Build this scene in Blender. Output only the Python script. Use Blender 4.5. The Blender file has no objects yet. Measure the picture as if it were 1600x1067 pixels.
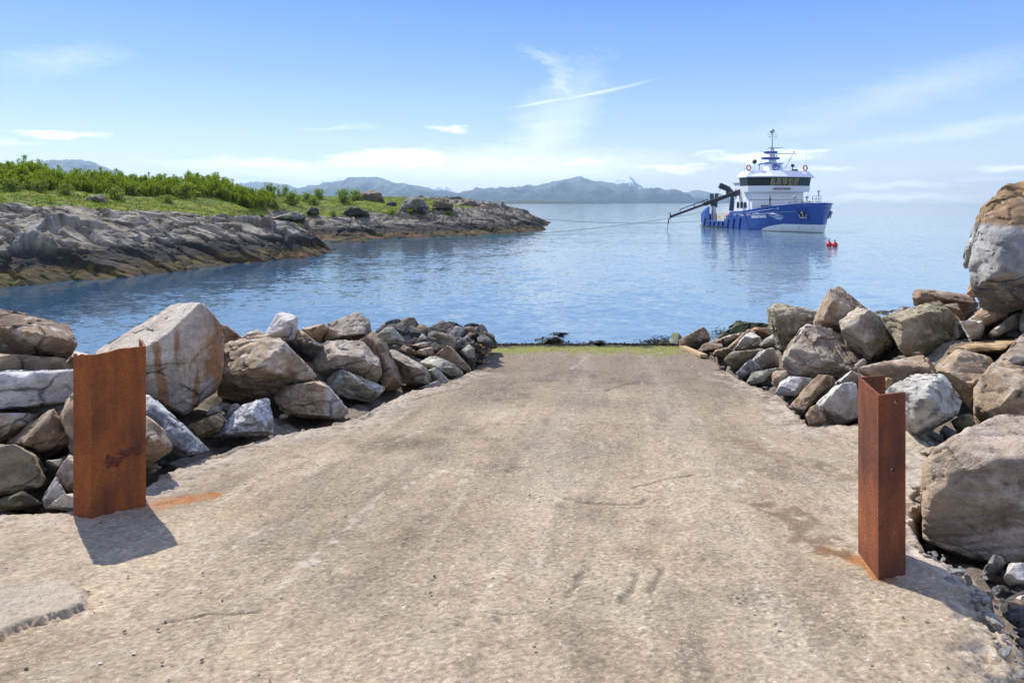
EXPO, SUN, SKY, HAZE, WAVE, SAT = 0.53, 4.3, 0.12, 0.7e-4, 0.28, 1.2
CLOUDCOL, HCOL, SKYHI, SKYLO, GRAD = (8.8, 9.0, 9.2), (.55, .79, 1.0, 1), (.74, .84, 1.06), (.88, .90, .98), 6.1
import bpy, bmesh, math, random
import numpy as np
from mathutils import Vector, Matrix
R = math.radians
S = bpy.context.scene
COL = S.collection
F = 1067.0            # focal length of the photograph in its pixels
CH = 5.4              # camera height over the water
HZ = 317.0            # horizon row

def P(px, py, Y):     # authoring aid: photograph pixel + distance -> world point
    return np.array(((px - 800.0) / F * Y, Y, CH - (py - HZ) / F * Y))
RA, RB = 2.262, 0.123
def ramp_z(Y): return CH - RA - RB * Y
def GY(py): return RA / ((py - HZ) / F - RB)
def G(px, py):        # point on the ramp plane
    Y = GY(py); return np.array(((px - 800.0) / F * Y, Y))
def WP(px, py):       # point on the water plane
    Y = CH * F / (py - HZ); return np.array(((px - 800.0) / F * Y, Y))

# ---------------------------------------------------------------- noise
def _h(ix, iy, iz, seed):
    h = (ix.astype(np.uint32) * np.uint32(374761393) + iy.astype(np.uint32) * np.uint32(668265263)
         + iz.astype(np.uint32) * np.uint32(2147483647) + np.uint32((seed * 974711 + 12345) & 0xffffffff))
    h = (h ^ (h >> np.uint32(13))) * np.uint32(1274126177)
    h = h ^ (h >> np.uint32(16))
    h = h * np.uint32(2246822519); h = h ^ (h >> np.uint32(15))
    return h
def perlin(p, seed=0):
    p = np.asarray(p, dtype=np.float64)
    i = np.floor(p).astype(np.int64); f = p - i
    u = f * f * f * (f * (f * 6 - 15) + 10)
    out = 0
    for dx in (0, 1):
        wx = u[:, 0] if dx else 1 - u[:, 0]
        for dy in (0, 1):
            wy = u[:, 1] if dy else 1 - u[:, 1]
            for dz in (0, 1):
                wz = u[:, 2] if dz else 1 - u[:, 2]
                h = _h(i[:, 0] + dx, i[:, 1] + dy, i[:, 2] + dz, seed)
                gx = (h & np.uint32(1023)).astype(np.float64) / 511.5 - 1
                gy = ((h >> np.uint32(10)) & np.uint32(1023)).astype(np.float64) / 511.5 - 1
                gz = ((h >> np.uint32(20)) & np.uint32(1023)).astype(np.float64) / 511.5 - 1
                out = out + wx * wy * wz * (gx * (f[:, 0] - dx) + gy * (f[:, 1] - dy) + gz * (f[:, 2] - dz))
    return out * 1.3
def fbm(p, octv=4, seed=0, gain=.5, lac=2.03):
    a = 1.0; s = 0; p = np.asarray(p, float)
    for k in range(octv):
        s = s + a * perlin(p, seed + k * 17); a *= gain; p = p * lac + 11.7
    return s
def ridged(p, octv=4, seed=0, gain=.5):
    a = 1.0; s = 0; p = np.asarray(p, float)
    for k in range(octv):
        s = s + a * (1 - 2 * np.abs(perlin(p, seed + k * 17))); a *= gain; p = p * 2.05 + 7.3
    return s
def voronoi(p, seed=0):
    """F1, F2, three random numbers of the nearest cell, offset to its centre"""
    p = np.asarray(p, float); i = np.floor(p).astype(np.int64)
    n = len(p); f1 = np.full(n, 9.); f2 = np.full(n, 9.); rid = np.zeros((n, 3)); off = np.zeros((n, 3))
    for dx in (-1, 0, 1):
        for dy in (-1, 0, 1):
            for dz in (-1, 0, 1):
                c = i + np.array((dx, dy, dz))
                h = _h(c[:, 0], c[:, 1], c[:, 2], seed)
                r = np.stack([(h & np.uint32(1023)), ((h >> np.uint32(10)) & np.uint32(1023)), ((h >> np.uint32(20)) & np.uint32(1023))], 1) / 1023.0
                v = p - (c + r); d = np.sqrt((v * v).sum(1))
                m = d < f1
                f2 = np.where(m, f1, np.minimum(f2, d)); f1 = np.where(m, d, f1)
                rid[m] = r[m]; off[m] = v[m]
    return f1, f2, rid, off
def sstep(a, b, x):
    t = np.clip((x - a) / (b - a), 0, 1); return t * t * (3 - 2 * t)
def mixc(a, b, t):
    t = np.asarray(t)[:, None]; return np.asarray(a) * (1 - t) + np.asarray(b) * t

# ---------------------------------------------------------------- objects
def tag(o, label=None, cat=None, group=None, kind=None):
    if label: o['label'] = label
    if cat: o['category'] = cat
    if group: o['group'] = group
    if kind: o['kind'] = kind
    return o
def mesh_np(name, V, Fc, mat, cols=None, smooth=True, parent=None, loc=(0, 0, 0)):
    me = bpy.data.meshes.new(name)
    V = np.asarray(V, np.float32); Fc = np.asarray(Fc, np.int32); k = Fc.shape[1]
    me.vertices.add(len(V)); me.vertices.foreach_set('co', V.ravel())
    me.loops.add(Fc.size); me.loops.foreach_set('vertex_index', Fc.ravel())
    me.polygons.add(len(Fc)); me.polygons.foreach_set('loop_start', np.arange(0, Fc.size, k, dtype=np.int32))
    me.polygons.foreach_set('loop_total', np.full(len(Fc), k, np.int32))
    me.polygons.foreach_set('use_smooth', np.full(len(Fc), smooth, bool))
    me.update(calc_edges=True)
    if cols is not None:
        a = me.color_attributes.new('Col', 'FLOAT_COLOR', 'POINT')
        c = np.ones((len(V), 4), np.float32); c[:, :3] = cols
        a.data.foreach_set('color', c.ravel())
    if mat: me.materials.append(mat)
    o = bpy.data.objects.new(name, me); COL.objects.link(o)
    o.location = loc
    if parent: o.parent = parent
    return o
def grid_faces(nx, ny):   # vertices index = j*nx+i
    i, j = np.meshgrid(np.arange(nx - 1), np.arange(ny - 1))
    a = (j * nx + i).ravel()
    return np.stack([a, a + 1, a + 1 + nx, a + nx], 1)
def keep_faces(V, Fc, m, cols=None):
    Fc = Fc[m]; used = np.unique(Fc); mp = np.full(len(V), -1); mp[used] = np.arange(len(used))
    return V[used], mp[Fc], (None if cols is None else cols[used])

# ---------------------------------------------------------------- materials
def newmat(name):
    m = bpy.data.materials.new(name); m.use_nodes = True
    nt = m.node_tree; b = nt.nodes['Principled BSDF']
    return m, nt, b
def N(nt, t, **kw):
    n = nt.nodes.new(t)
    for k, v in kw.items():
        if k.startswith('_'): setattr(n, k[1:], v)
        else: n.inputs[k].default_value = v
    return n
def L(nt, a, b): nt.links.new(a, b)
def math_(nt, op, a, b=None, c=None, clamp=False):
    n = nt.nodes.new('ShaderNodeMath'); n.operation = op; n.use_clamp = clamp
    for i, x in enumerate((a, b, c)):
        if x is None: continue
        if isinstance(x, (int, float)): n.inputs[i].default_value = x
        else: L(nt, x, n.inputs[i])
    return n.outputs[0]
def mixrgb(nt, fac, a, b, mode='MIX'):
    n = nt.nodes.new('ShaderNodeMix'); n.data_type = 'RGBA'; n.blend_type = mode
    if isinstance(fac, (int, float)): n.inputs[0].default_value = fac
    else: L(nt, fac, n.inputs[0])
    for s, x in ((6, a), (7, b)):
        if isinstance(x, (tuple, list)): n.inputs[s].default_value = (*x, 1)
        else: L(nt, x, n.inputs[s])
    return n.outputs[2]
def ramp_(nt, fac, stops):
    n = nt.nodes.new('ShaderNodeValToRGB'); L(nt, fac, n.inputs[0])
    e = n.color_ramp.elements
    while len(e) < len(stops): e.new(0.5)
    for k, (p, c) in enumerate(stops):
        e[k].position = p; e[k].color = (c, c, c, 1) if isinstance(c, (int, float)) else (*c, 1)
    return n.outputs[0]
def noise_(nt, vec, scale, detail=4, rough=.55, dist=0):
    n = N(nt, 'ShaderNodeTexNoise', Scale=scale, Detail=detail, Roughness=rough, Distortion=dist)
    if vec is not None: L(nt, vec, n.inputs['Vector'])
    return n.outputs['Fac']
def objco(nt): return nt.nodes.new('ShaderNodeTexCoord').outputs['Object']
def bump_(nt, h, dist, strength=1.0, nrm=None):
    n = N(nt, 'ShaderNodeBump', Strength=strength, Distance=dist); L(nt, h, n.inputs['Height'])
    if nrm is not None: L(nt, nrm, n.inputs['Normal'])
    return n.outputs[0]

def mat_attr(name, fine=18., bump=.012, rough=.9, vary=.55, speck=0., spec=.25, crack=0., cscale=1.3, lichen=0., grit=False):
    """colour from the mesh's own colour attribute, broken up by mineral grain, hairline cracks and lichen"""
    m, nt, b = newmat(name)
    a = nt.nodes.new('ShaderNodeVertexColor'); a.layer_name = 'Col'
    co = objco(nt)
    n0 = noise_(nt, co, fine * .32, 9, .68, .3); n1 = noise_(nt, co, fine, 6, .65); n2 = noise_(nt, co, fine * 4.3, 3, .6)
    v = math_(nt, 'ADD', math_(nt, 'ADD', math_(nt, 'MULTIPLY', n0, .9), math_(nt, 'MULTIPLY', n1, .8)), math_(nt, 'MULTIPLY', n2, .6))
    f = math_(nt, 'ADD', math_(nt, 'MULTIPLY', math_(nt, 'SUBTRACT', v, 1.15), vary * 1.6), 1.0)
    f = math_(nt, 'MAXIMUM', f, .25)
    c = mixrgb(nt, 1.0, a.outputs[0], f, 'MULTIPLY')
    if speck > 0:
        vo = N(nt, 'ShaderNodeTexVoronoi', Scale=fine * 2.2); L(nt, co, vo.inputs['Vector'])
        sp = math_(nt, 'LESS_THAN', vo.outputs['Distance'], .22)
        sp = math_(nt, 'MULTIPLY', sp, math_(nt, 'GREATER_THAN', noise_(nt, co, fine * .35, 2), .52))
        c = mixrgb(nt, math_(nt, 'MULTIPLY', sp, speck), c, (.07, .065, .06))
        if grit:
            for sc_, th_, lim_, cc_ in ((58., .27, .60, (.58, .55, .49)), (95., .30, .50, (.10, .09, .075)), (36., .20, .63, (.16, .135, .11))):
                vo = N(nt, 'ShaderNodeTexVoronoi', Scale=sc_, Randomness=1.0); L(nt, co, vo.inputs['Vector'])
                sx = nt.nodes.new('ShaderNodeSeparateColor'); L(nt, vo.outputs['Color'], sx.inputs[0])
                sp = math_(nt, 'MULTIPLY', math_(nt, 'LESS_THAN', vo.outputs['Distance'], th_), math_(nt, 'GREATER_THAN', sx.outputs[0], lim_))
                sp = math_(nt, 'MULTIPLY', sp, ramp_(nt, n0, [(.42, .25), (.58, 1)]))
                c = mixrgb(nt, math_(nt, 'MULTIPLY', sp, .75), c, cc_)
    h = math_(nt, 'ADD', math_(nt, 'MULTIPLY', n0, 1.2), math_(nt, 'ADD', n1, math_(nt, 'MULTIPLY', n2, .35)))
    if lichen > 0:
        lv = N(nt, 'ShaderNodeTexVoronoi', Scale=fine * .8); L(nt, co, lv.inputs['Vector'])
        lm = math_(nt, 'MULTIPLY', math_(nt, 'LESS_THAN', math_(nt, 'ADD', lv.outputs['Distance'], math_(nt, 'MULTIPLY', n2, .25)), .42), math_(nt, 'GREATER_THAN', noise_(nt, co, fine * .16, 4, .6), .56))
        c = mixrgb(nt, math_(nt, 'MULTIPLY', lm, lichen), c, (.46, .44, .39))
    if crack > 0:
        wn = N(nt, 'ShaderNodeTexNoise', Scale=cscale * 1.4, Detail=5, Roughness=.6); L(nt, co, wn.inputs['Vector'])
        mx = nt.nodes.new('ShaderNodeMix'); mx.data_type = 'VECTOR'; mx.inputs[0].default_value = .28; L(nt, co, mx.inputs[4]); L(nt, wn.outputs['Color'], mx.inputs[5])
        mp = N(nt, 'ShaderNodeMapping'); L(nt, mx.outputs[1], mp.inputs['Vector']); mp.inputs['Scale'].default_value = (.8, .8, 1.9); mp.inputs['Rotation'].default_value = (.35, .25, 0)
        cv = N(nt, 'ShaderNodeTexVoronoi', Scale=cscale); cv.feature = 'DISTANCE_TO_EDGE'; L(nt, mp.outputs[0], cv.inputs['Vector'])
        k = math_(nt, 'SUBTRACT', 1.0, math_(nt, 'MULTIPLY', cv.outputs['Distance'], 1 / .013, clamp=True))
        k = math_(nt, 'MULTIPLY', k, ramp_(nt, noise_(nt, co, cscale * .9, 3), [(.50, 0), (.60, 1)]))
        c = mixrgb(nt, math_(nt, 'MULTIPLY', k, crack), c, (.035, .028, .022))
        h = math_(nt, 'SUBTRACT', h, math_(nt, 'MULTIPLY', k, 1.2))
    L(nt, c, b.inputs['Base Color'])
    b.inputs['Roughness'].default_value = rough
    b.inputs['Specular IOR Level'].default_value = spec
    L(nt, bump_(nt, h, bump), b.inputs['Normal'])
    return m
def mat_plain(name, col, rough=.5, metal=0., spec=.5, vary=.12, scale=6., coat=0.):
    m, nt, b = newmat(name)
    co = objco(nt)
    n1 = noise_(nt, co, scale, 5, .6)
    f = math_(nt, 'ADD', math_(nt, 'MULTIPLY', math_(nt, 'SUBTRACT', n1, .5), vary * 3), 1.0)
    L(nt, mixrgb(nt, 1.0, col, f, 'MULTIPLY'), b.inputs['Base Color'])
    b.inputs['Roughness'].default_value = rough; b.inputs['Metallic'].default_value = metal
    b.inputs['Specular IOR Level'].default_value = spec; b.inputs['Coat Weight'].default_value = coat
    return m

# small mesh collector for man-made parts
class MB:
    def __init__(s): s.bm = bmesh.new()
    def box(s, lo, hi, bev=0, M=None):
        r = bmesh.ops.create_cube(s.bm, size=1)['verts']
        lo, hi = Vector(lo), Vector(hi); c = (lo + hi) / 2; d = hi - lo
        for v in r:
            v.co = Vector((v.co.x * d.x, v.co.y * d.y, v.co.z * d.z)) + c
            if M: v.co = M @ v.co
        if bev:
            es = list({e for v in r for e in v.link_edges})
            bmesh.ops.bevel(s.bm, geom=es, offset=bev, segments=2, affect='EDGES')
        return s
    def bar(s, a, b, r1, r2=None, n=10):
        a, b = Vector(a), Vector(b); r2 = r1 if r2 is None else r2
        d = (b - a); L_ = d.length
        q = d.to_track_quat('Z', 'Y').to_matrix().to_4x4()
        bmesh.ops.create_cone(s.bm, cap_ends=True, segments=n, radius1=r1, radius2=r2, depth=L_, matrix=Matrix.Translation((a + b) / 2) @ q)
        return s
    def beam(s, a, b, w, h, up=(0, 0, 1), bev=0):
        a, b = Vector(a), Vector(b); d = b - a; x = d.normalized(); y = Vector(up).cross(x).normalized(); z = x.cross(y)
        M = Matrix((x, y, z)).transposed().to_4x4(); M.translation = (a + b) / 2
        return s.box((-d.length / 2, -w / 2, -h / 2), (d.length / 2, w / 2, h / 2), bev, M)
    def ball(s, c, r, n=12, sc=(1, 1, 1)):
        bmesh.ops.create_uvsphere(s.bm, u_segments=n, v_segments=n // 2 + 2, radius=r, matrix=Matrix.Translation(c) @ Matrix.Diagonal((*sc, 1)))
        return s
    def torus(s, c, r, t, axis=(0, 0, 1), n=24, k=8):
        q = Vector(axis).to_track_quat('Z', 'Y').to_matrix(); c = Vector(c); vs = []
        for i in range(n):
            a = 2 * math.pi * i / n
            for j in range(k):
                b = 2 * math.pi * j / k
                vs.append(s.bm.verts.new(c + q @ Vector(((r + t * math.cos(b)) * math.cos(a), (r + t * math.cos(b)) * math.sin(a), t * math.sin(b)))))
        for i in range(n):
            for j in range(k):
                s.bm.faces.new((vs[i * k + j], vs[((i + 1) % n) * k + j], vs[((i + 1) % n) * k + (j + 1) % k], vs[i * k + (j + 1) % k]))
        return s
    def prism(s, pts, z0, z1, pts_top=None):
        """polygon in xy extruded z0..z1 (top polygon may differ; z may be lists)"""
        n = len(pts); pt = pts_top or pts
        za = z0 if isinstance(z0, (list, tuple)) else [z0] * n; zb = z1 if isinstance(z1, (list, tuple)) else [z1] * n
        a = [s.bm.verts.new((p[0], p[1], z)) for p, z in zip(pts, za)]; b = [s.bm.verts.new((p[0], p[1], z)) for p, z in zip(pt, zb)]
        for i in range(n): s.bm.faces.new((a[i], a[(i + 1) % n], b[(i + 1) % n], b[i]))
        s.bm.faces.new(a[::-1]); s.bm.faces.new(b)
        return s
    def quad(s, *pts):
        s.bm.faces.new([s.bm.verts.new(p) for p in pts]); return s
    def tube(s, pts, r, n=6):
        pts = [Vector(p) for p in pts]; rings = []
        for i, p in enumerate(pts):
            d = (pts[min(i + 1, len(pts) - 1)] - pts[max(i - 1, 0)]).normalized()
            q = d.to_track_quat('Z', 'Y').to_matrix()
            rr = r[i] if isinstance(r, (list, tuple)) else r
            rings.append([s.bm.verts.new(p + q @ Vector((rr * math.cos(2 * math.pi * k / n), rr * math.sin(2 * math.pi * k / n), 0))) for k in range(n)])
        for a, b in zip(rings, rings[1:]):
            for k in range(n): s.bm.faces.new((a[k], a[(k + 1) % n], b[(k + 1) % n], b[k]))
        s.bm.faces.new(rings[0][::-1]); s.bm.faces.new(rings[-1])
        return s
    def build(s, name, mat, parent=None, smooth=False, loc=(0, 0, 0)):
        bmesh.ops.recalc_face_normals(s.bm, faces=s.bm.faces)
        me = bpy.data.meshes.new(name); s.bm.to_mesh(me); s.bm.free()
        if mat: me.materials.append(mat)
        if smooth:
            me.polygons.foreach_set('use_smooth', [True] * len(me.polygons)); me.set_sharp_from_angle(angle=R(40))
        o = bpy.data.objects.new(name, me); COL.objects.link(o); o.location = loc
        if parent: o.parent = parent
        return o
def empty(name, loc=(0, 0, 0), rz=0):
    o = bpy.data.objects.new(name, None); COL.objects.link(o); o.location = loc; o.rotation_euler = (0, 0, rz); o.empty_display_size = .3
    return o
# ================================================================ camera, light, sky
cam = bpy.data.cameras.new('camera'); co_ = bpy.data.objects.new('camera', cam); COL.objects.link(co_)
cam.sensor_width = 36; cam.lens = F / 1600 * 36; cam.shift_y = -(1067 / 2 - HZ) / 1600
cam.clip_start = .1; cam.clip_end = 90000
co_.location = (0, 0, CH); co_.rotation_euler = (R(90), 0, 0); S.camera = co_
S.view_settings.view_transform = 'Standard'; S.view_settings.look = 'None'; S.view_settings.gamma = 1; S.view_settings.exposure = EXPO
S.view_settings.use_curve_mapping = False

SUN_AZ, SUN_EL = -38.7, 48.0           # azimuth from +Y towards +X
sd = Vector((math.sin(R(SUN_AZ)) * math.cos(R(SUN_EL)), math.cos(R(SUN_AZ)) * math.cos(R(SUN_EL)), math.sin(R(SUN_EL))))
sl = bpy.data.lights.new('sun', 'SUN'); so = bpy.data.objects.new('sun', sl); COL.objects.link(so)
sl.energy = SUN; sl.angle = R(.53); sl.color = (1, .94, .84)
so.rotation_euler = sd.to_track_quat('Z', 'Y').to_euler(); so.location = (-20, 30, 40)

W = bpy.data.worlds.new('World'); S.world = W; W.use_nodes = True
wt = W.node_tree; bg = wt.nodes['Background']; bg.inputs['Strength'].default_value = SKY
sky = wt.nodes.new('ShaderNodeTexSky'); sky.sky_type = 'NISHITA'; sky.sun_disc = False
sky.sun_elevation = R(SUN_EL); sky.sun_rotation = R(SUN_AZ); sky.altitude = 0; sky.air_density = 1.0; sky.dust_density = .3; sky.ozone_density = 2.5
hs = N(wt, 'ShaderNodeHueSaturation', Hue=.514, Saturation=SAT, Value=1.0); L(wt, sky.outputs[0], hs.inputs['Color'])
gen = wt.nodes.new('ShaderNodeTexCoord').outputs['Generated']
sep = wt.nodes.new('ShaderNodeSeparateXYZ'); L(wt, gen, sep.inputs[0])
az = math_(wt, 'MULTIPLY', math_(wt, 'ARCTAN2', sep.outputs[0], sep.outputs[1]), 57.2958)
el = math_(wt, 'MULTIPLY', math_(wt, 'ARCSINE', sep.outputs[2]), 57.2958)
def sky_uv(px, py):
    a = math.atan((px - 800) / F); return math.degrees(a), math.degrees(math.atan((HZ - py) / F * math.cos(a)))
cv = wt.nodes.new('ShaderNodeCombineXYZ'); L(wt, math_(wt, 'MULTIPLY', az, .35), cv.inputs[0]); L(wt, el, cv.inputs[1])
wn = N(wt, 'ShaderNodeTexNoise', Scale=.9, Detail=5, Roughness=.62); L(wt, cv.outputs[0], wn.inputs['Vector'])
wsep = wt.nodes.new('ShaderNodeSeparateColor'); L(wt, wn.outputs['Color'], wsep.inputs[0])
azw = math_(wt, 'ADD', az, math_(wt, 'MULTIPLY', math_(wt, 'SUBTRACT', wsep.outputs[0], .5), 5.0))
elw = math_(wt, 'ADD', el, math_(wt, 'MULTIPLY', math_(wt, 'SUBTRACT', wsep.outputs[1], .5), 1.5))
fib = N(wt, 'ShaderNodeTexNoise', Scale=2.2, Detail=6, Roughness=.65, Distortion=1.2); L(wt, cv.outputs[0], fib.inputs['Vector'])
CLOUD = [0]
def blob(px, py, rx, ry, rot=0, dens=1.0, soft=1.0, fine=0.35, warp=1.0):
    """one cloud: an ellipse in azimuth/elevation with a torn edge"""
    a0, e0 = sky_uv(px, py); rx = rx / F * 57.3; ry = ry / F * 57.3
    A = az if warp == 0 else azw; E = el if warp == 0 else elw
    da = math_(wt, 'SUBTRACT', A, a0); de = math_(wt, 'SUBTRACT', E, e0)
    c, s = math.cos(R(rot)), math.sin(R(rot))
    u = math_(wt, 'ADD', math_(wt, 'MULTIPLY', da, c / rx), math_(wt, 'MULTIPLY', de, s / rx))
    v = math_(wt, 'SUBTRACT', math_(wt, 'MULTIPLY', de, c / ry), math_(wt, 'MULTIPLY', da, s / ry))
    d = math_(wt, 'ADD', math_(wt, 'MULTIPLY', u, u), math_(wt, 'MULTIPLY', v, v))
    d = math_(wt, 'SUBTRACT', 1.0, math_(wt, 'SQRT', d))
    d = math_(wt, 'ADD', d, math_(wt, 'MULTIPLY', math_(wt, 'SUBTRACT', fib.outputs['Fac'], .5), fine * 2))
    d = math_(wt, 'MULTIPLY', d, 1.0 / soft, clamp=True)
    d = math_(wt, 'MULTIPLY', math_(wt, 'SMOOTH_MIN', d, 1.0, .3), dens)
    CLOUD[0] = d if CLOUD[0] == 0 else math_(wt, 'MAXIMUM', CLOUD[0], d)
for q in ((625, 247, 115, 19, 0, 1.0, .5), (560, 256, 90, 11, 0, .8, .8), (690, 266, 120, 10, 0, .5, 1), (805, 260, 45, 8, 0, .8, .7), (912, 254, 60, 9, 0, .85, .7),
          (1045, 262, 75, 8, 0, .9, .6), (420, 258, 190, 12, 0, .75, .9), (500, 272, 200, 12, 0, .6, 1), (760, 248, 90, 9, 0, .7, .9), (85, 209, 60, 5, 0, .8, .7), (702, 202, 42, 7, 0, .75, .8),
          (1180, 247, 90, 9, 0, .85, .6), (1245, 238, 60, 5, 0, .7, .7), (1290, 265, 50, 6, 0, .7, .8), (1400, 289, 95, 7, 0, .75, .7), (1385, 308, 110, 7, 0, .7, .7),
          (1580, 262, 60, 6, 0, .75, .7), (1540, 279, 70, 5, 0, .5, 1), (300, 300, 260, 14, 0, .5, 1), (20, 225, 60, 4, 0, .5, 1), (1105, 241, 35, 4, 0, .5, 1),
          (800, 262, 330, 40, 0, .85, 1.1), (850, 222, 170, 66, 55, .55, 1.5), (880, 135, 24, 62, 18, .34, 1.1), (855, 95, 60, 12, -25, .3, 1.2),
          (1290, 285, 240, 26, 0, .4, 1.2), (105, 92, 85, 24, 12, .22, 1.1), (1430, 140, 190, 34, 14, .25, 1.2), (1500, 205, 200, 14, 8, .28, 1.2), (1250, 200, 160, 14, 8, .15, 1.2),
          (520, 200, 80, 5, 4, .25, 1)):
    blob(*q)
for q in ((850, 160, 60, 3.4, 9.5, .5, .8), (925, 147, 100, 3.6, 10.5, .45, .9), (975, 136, 60, 2.6, 12, .25, .9)):
    blob(*q, fine=.25, warp=0)
# unseen high cloud added overhead and behind the viewer to whiten the fill light
hn = N(wt, 'ShaderNodeTexNoise', Scale=2.6, Detail=6, Roughness=.6, Distortion=.8); L(wt, gen, hn.inputs['Vector'])
fill_veil = ramp_(wt, hn.outputs['Fac'], [(.36, 0), (.66, .55)])
hi = math_(wt, 'MULTIPLY', math_(wt, 'SUBTRACT', el, 20.0), 1 / 14.0, clamp=True)
bk = math_(wt, 'MULTIPLY', math_(wt, 'SUBTRACT', -.05, sep.outputs[1]), 3.0, clamp=True)
fill_veil = math_(wt, 'MULTIPLY', fill_veil, math_(wt, 'MAXIMUM', hi, bk))
cl = math_(wt, 'MAXIMUM', math_(wt, 'MULTIPLY', CLOUD[0], 1.0, clamp=True), fill_veil)
# clear air is deeper towards the zenith, milky low over the horizon
fall = math_(wt, 'POWER', 2.718, math_(wt, 'MULTIPLY', math_(wt, 'ABSOLUTE', el), -1 / 7.0))
tint = mixrgb(wt, fall, SKYHI, SKYLO)
base = mixrgb(wt, 1.0, hs.outputs[0], tint, 'MULTIPLY')
grad = wt.nodes.new('ShaderNodeValToRGB'); L(wt, math_(wt, 'MULTIPLY', math_(wt, 'ABSOLUTE', el), 1 / 90.0), grad.inputs[0])
ge = grad.color_ramp.elements
while len(ge) < 6: ge.new(.5)
for k_, (e_, c_) in enumerate(((0, (.98, .99, 1.0)), (2.5, (.84, .92, 1.0)), (6, (.55, .74, 1.0)), (11, (.30, .52, .98)), (17, (.15, .345, .93)), (60, (.08, .22, .70)))):
    ge[k_].position = e_ / 90; ge[k_].color = (*c_, 1)
gr_ = mixrgb(wt, 1.0, grad.outputs[0], (GRAD, GRAD, GRAD), 'MULTIPLY')
base = mixrgb(wt, .78, base, gr_)
out = mixrgb(wt, cl, base, CLOUDCOL)
L(wt, out, bg.inputs['Color'])

# ---------------------------------------------------------------- sea
m, nt, b = newmat('sea_water')
co = objco(nt)
mp = N(nt, 'ShaderNodeMapping'); L(nt, co, mp.inputs['Vector']); mp.inputs['Scale'].default_value = (.8, 1.25, 1); mp.inputs['Rotation'].default_value = (0, 0, .25)
calm = noise_(nt, co, .03, 3, .5, .6)                    # cat's-paws and slicks
amp = ramp_(nt, calm, [(.36, .45), (.62, 1.0)])
acc = None
for sc_, wgt in ((.32, .30), (1.1, .55), (3.2, .75), (9., .5)):
    tn = N(nt, 'ShaderNodeTexNoise', Scale=sc_, Detail=2, Roughness=.5, Distortion=.3); L(nt, mp.outputs[0], tn.inputs['Vector'])
    vm = nt.nodes.new('ShaderNodeVectorMath'); vm.operation = 'SUBTRACT'; L(nt, tn.outputs['Color'], vm.inputs[0]); vm.inputs[1].default_value = (.5, .5, .5)
    vs = nt.nodes.new('ShaderNodeVectorMath'); vs.operation = 'SCALE'; L(nt, vm.outputs[0], vs.inputs[0]); vs.inputs['Scale'].default_value = wgt * WAVE
    if acc is None: acc = vs.outputs[0]
    else:
        va = nt.nodes.new('ShaderNodeVectorMath'); va.operation = 'ADD'; L(nt, acc, va.inputs[0]); L(nt, vs.outputs[0], va.inputs[1]); acc = va.outputs[0]
vs = nt.nodes.new('ShaderNodeVectorMath'); vs.operation = 'SCALE'; L(nt, acc, vs.inputs[0]); L(nt, amp, vs.inputs['Scale'])
vm = nt.nodes.new('ShaderNodeVectorMath'); vm.operation = 'MULTIPLY'; L(nt, vs.outputs[0], vm.inputs[0]); vm.inputs[1].default_value = (1, 1, 0)
va = nt.nodes.new('ShaderNodeVectorMath'); va.operation = 'ADD'; L(nt, vm.outputs[0], va.inputs[0]); va.inputs[1].default_value = (0, 0, 1)
vn = nt.nodes.new('ShaderNodeVectorMath'); vn.operation = 'NORMALIZE'; L(nt, va.outputs[0], vn.inputs[0]); L(nt, vn.outputs[0], b.inputs['Normal'])
sx = nt.nodes.new('ShaderNodeSeparateXYZ'); L(nt, co, sx.inputs[0])       # sheen put into water colour: pale off the ramp, dark along the headland
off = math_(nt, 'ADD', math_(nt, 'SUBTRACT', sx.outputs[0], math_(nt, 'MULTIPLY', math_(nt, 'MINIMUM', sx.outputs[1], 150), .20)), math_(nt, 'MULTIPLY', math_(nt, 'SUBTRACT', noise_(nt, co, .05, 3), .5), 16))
sheen = ramp_(nt, math_(nt, 'MULTIPLY', math_(nt, 'ADD', off, 36), 1 / 60.0, clamp=True), [(.06, 0), (.75, 1)])
sheen = math_(nt, 'MULTIPLY', sheen, ramp_(nt, math_(nt, 'MULTIPLY', sx.outputs[1], 1 / 400.0, clamp=True), [(.1, 1.0), (.8, .22)]))
L(nt, mixrgb(nt, sheen, (.022, .065, .12), (.17, .26, .33)), b.inputs['Base Color'])
b.inputs['Roughness'].default_value = .06; b.inputs['IOR'].default_value = 1.333
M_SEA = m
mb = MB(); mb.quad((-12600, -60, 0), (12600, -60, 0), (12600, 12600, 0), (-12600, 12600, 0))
tag(mb.build('sea_water', M_SEA), 'calm blue sea with small ripples reaching to the horizon', 'sea', kind='structure')

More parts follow.
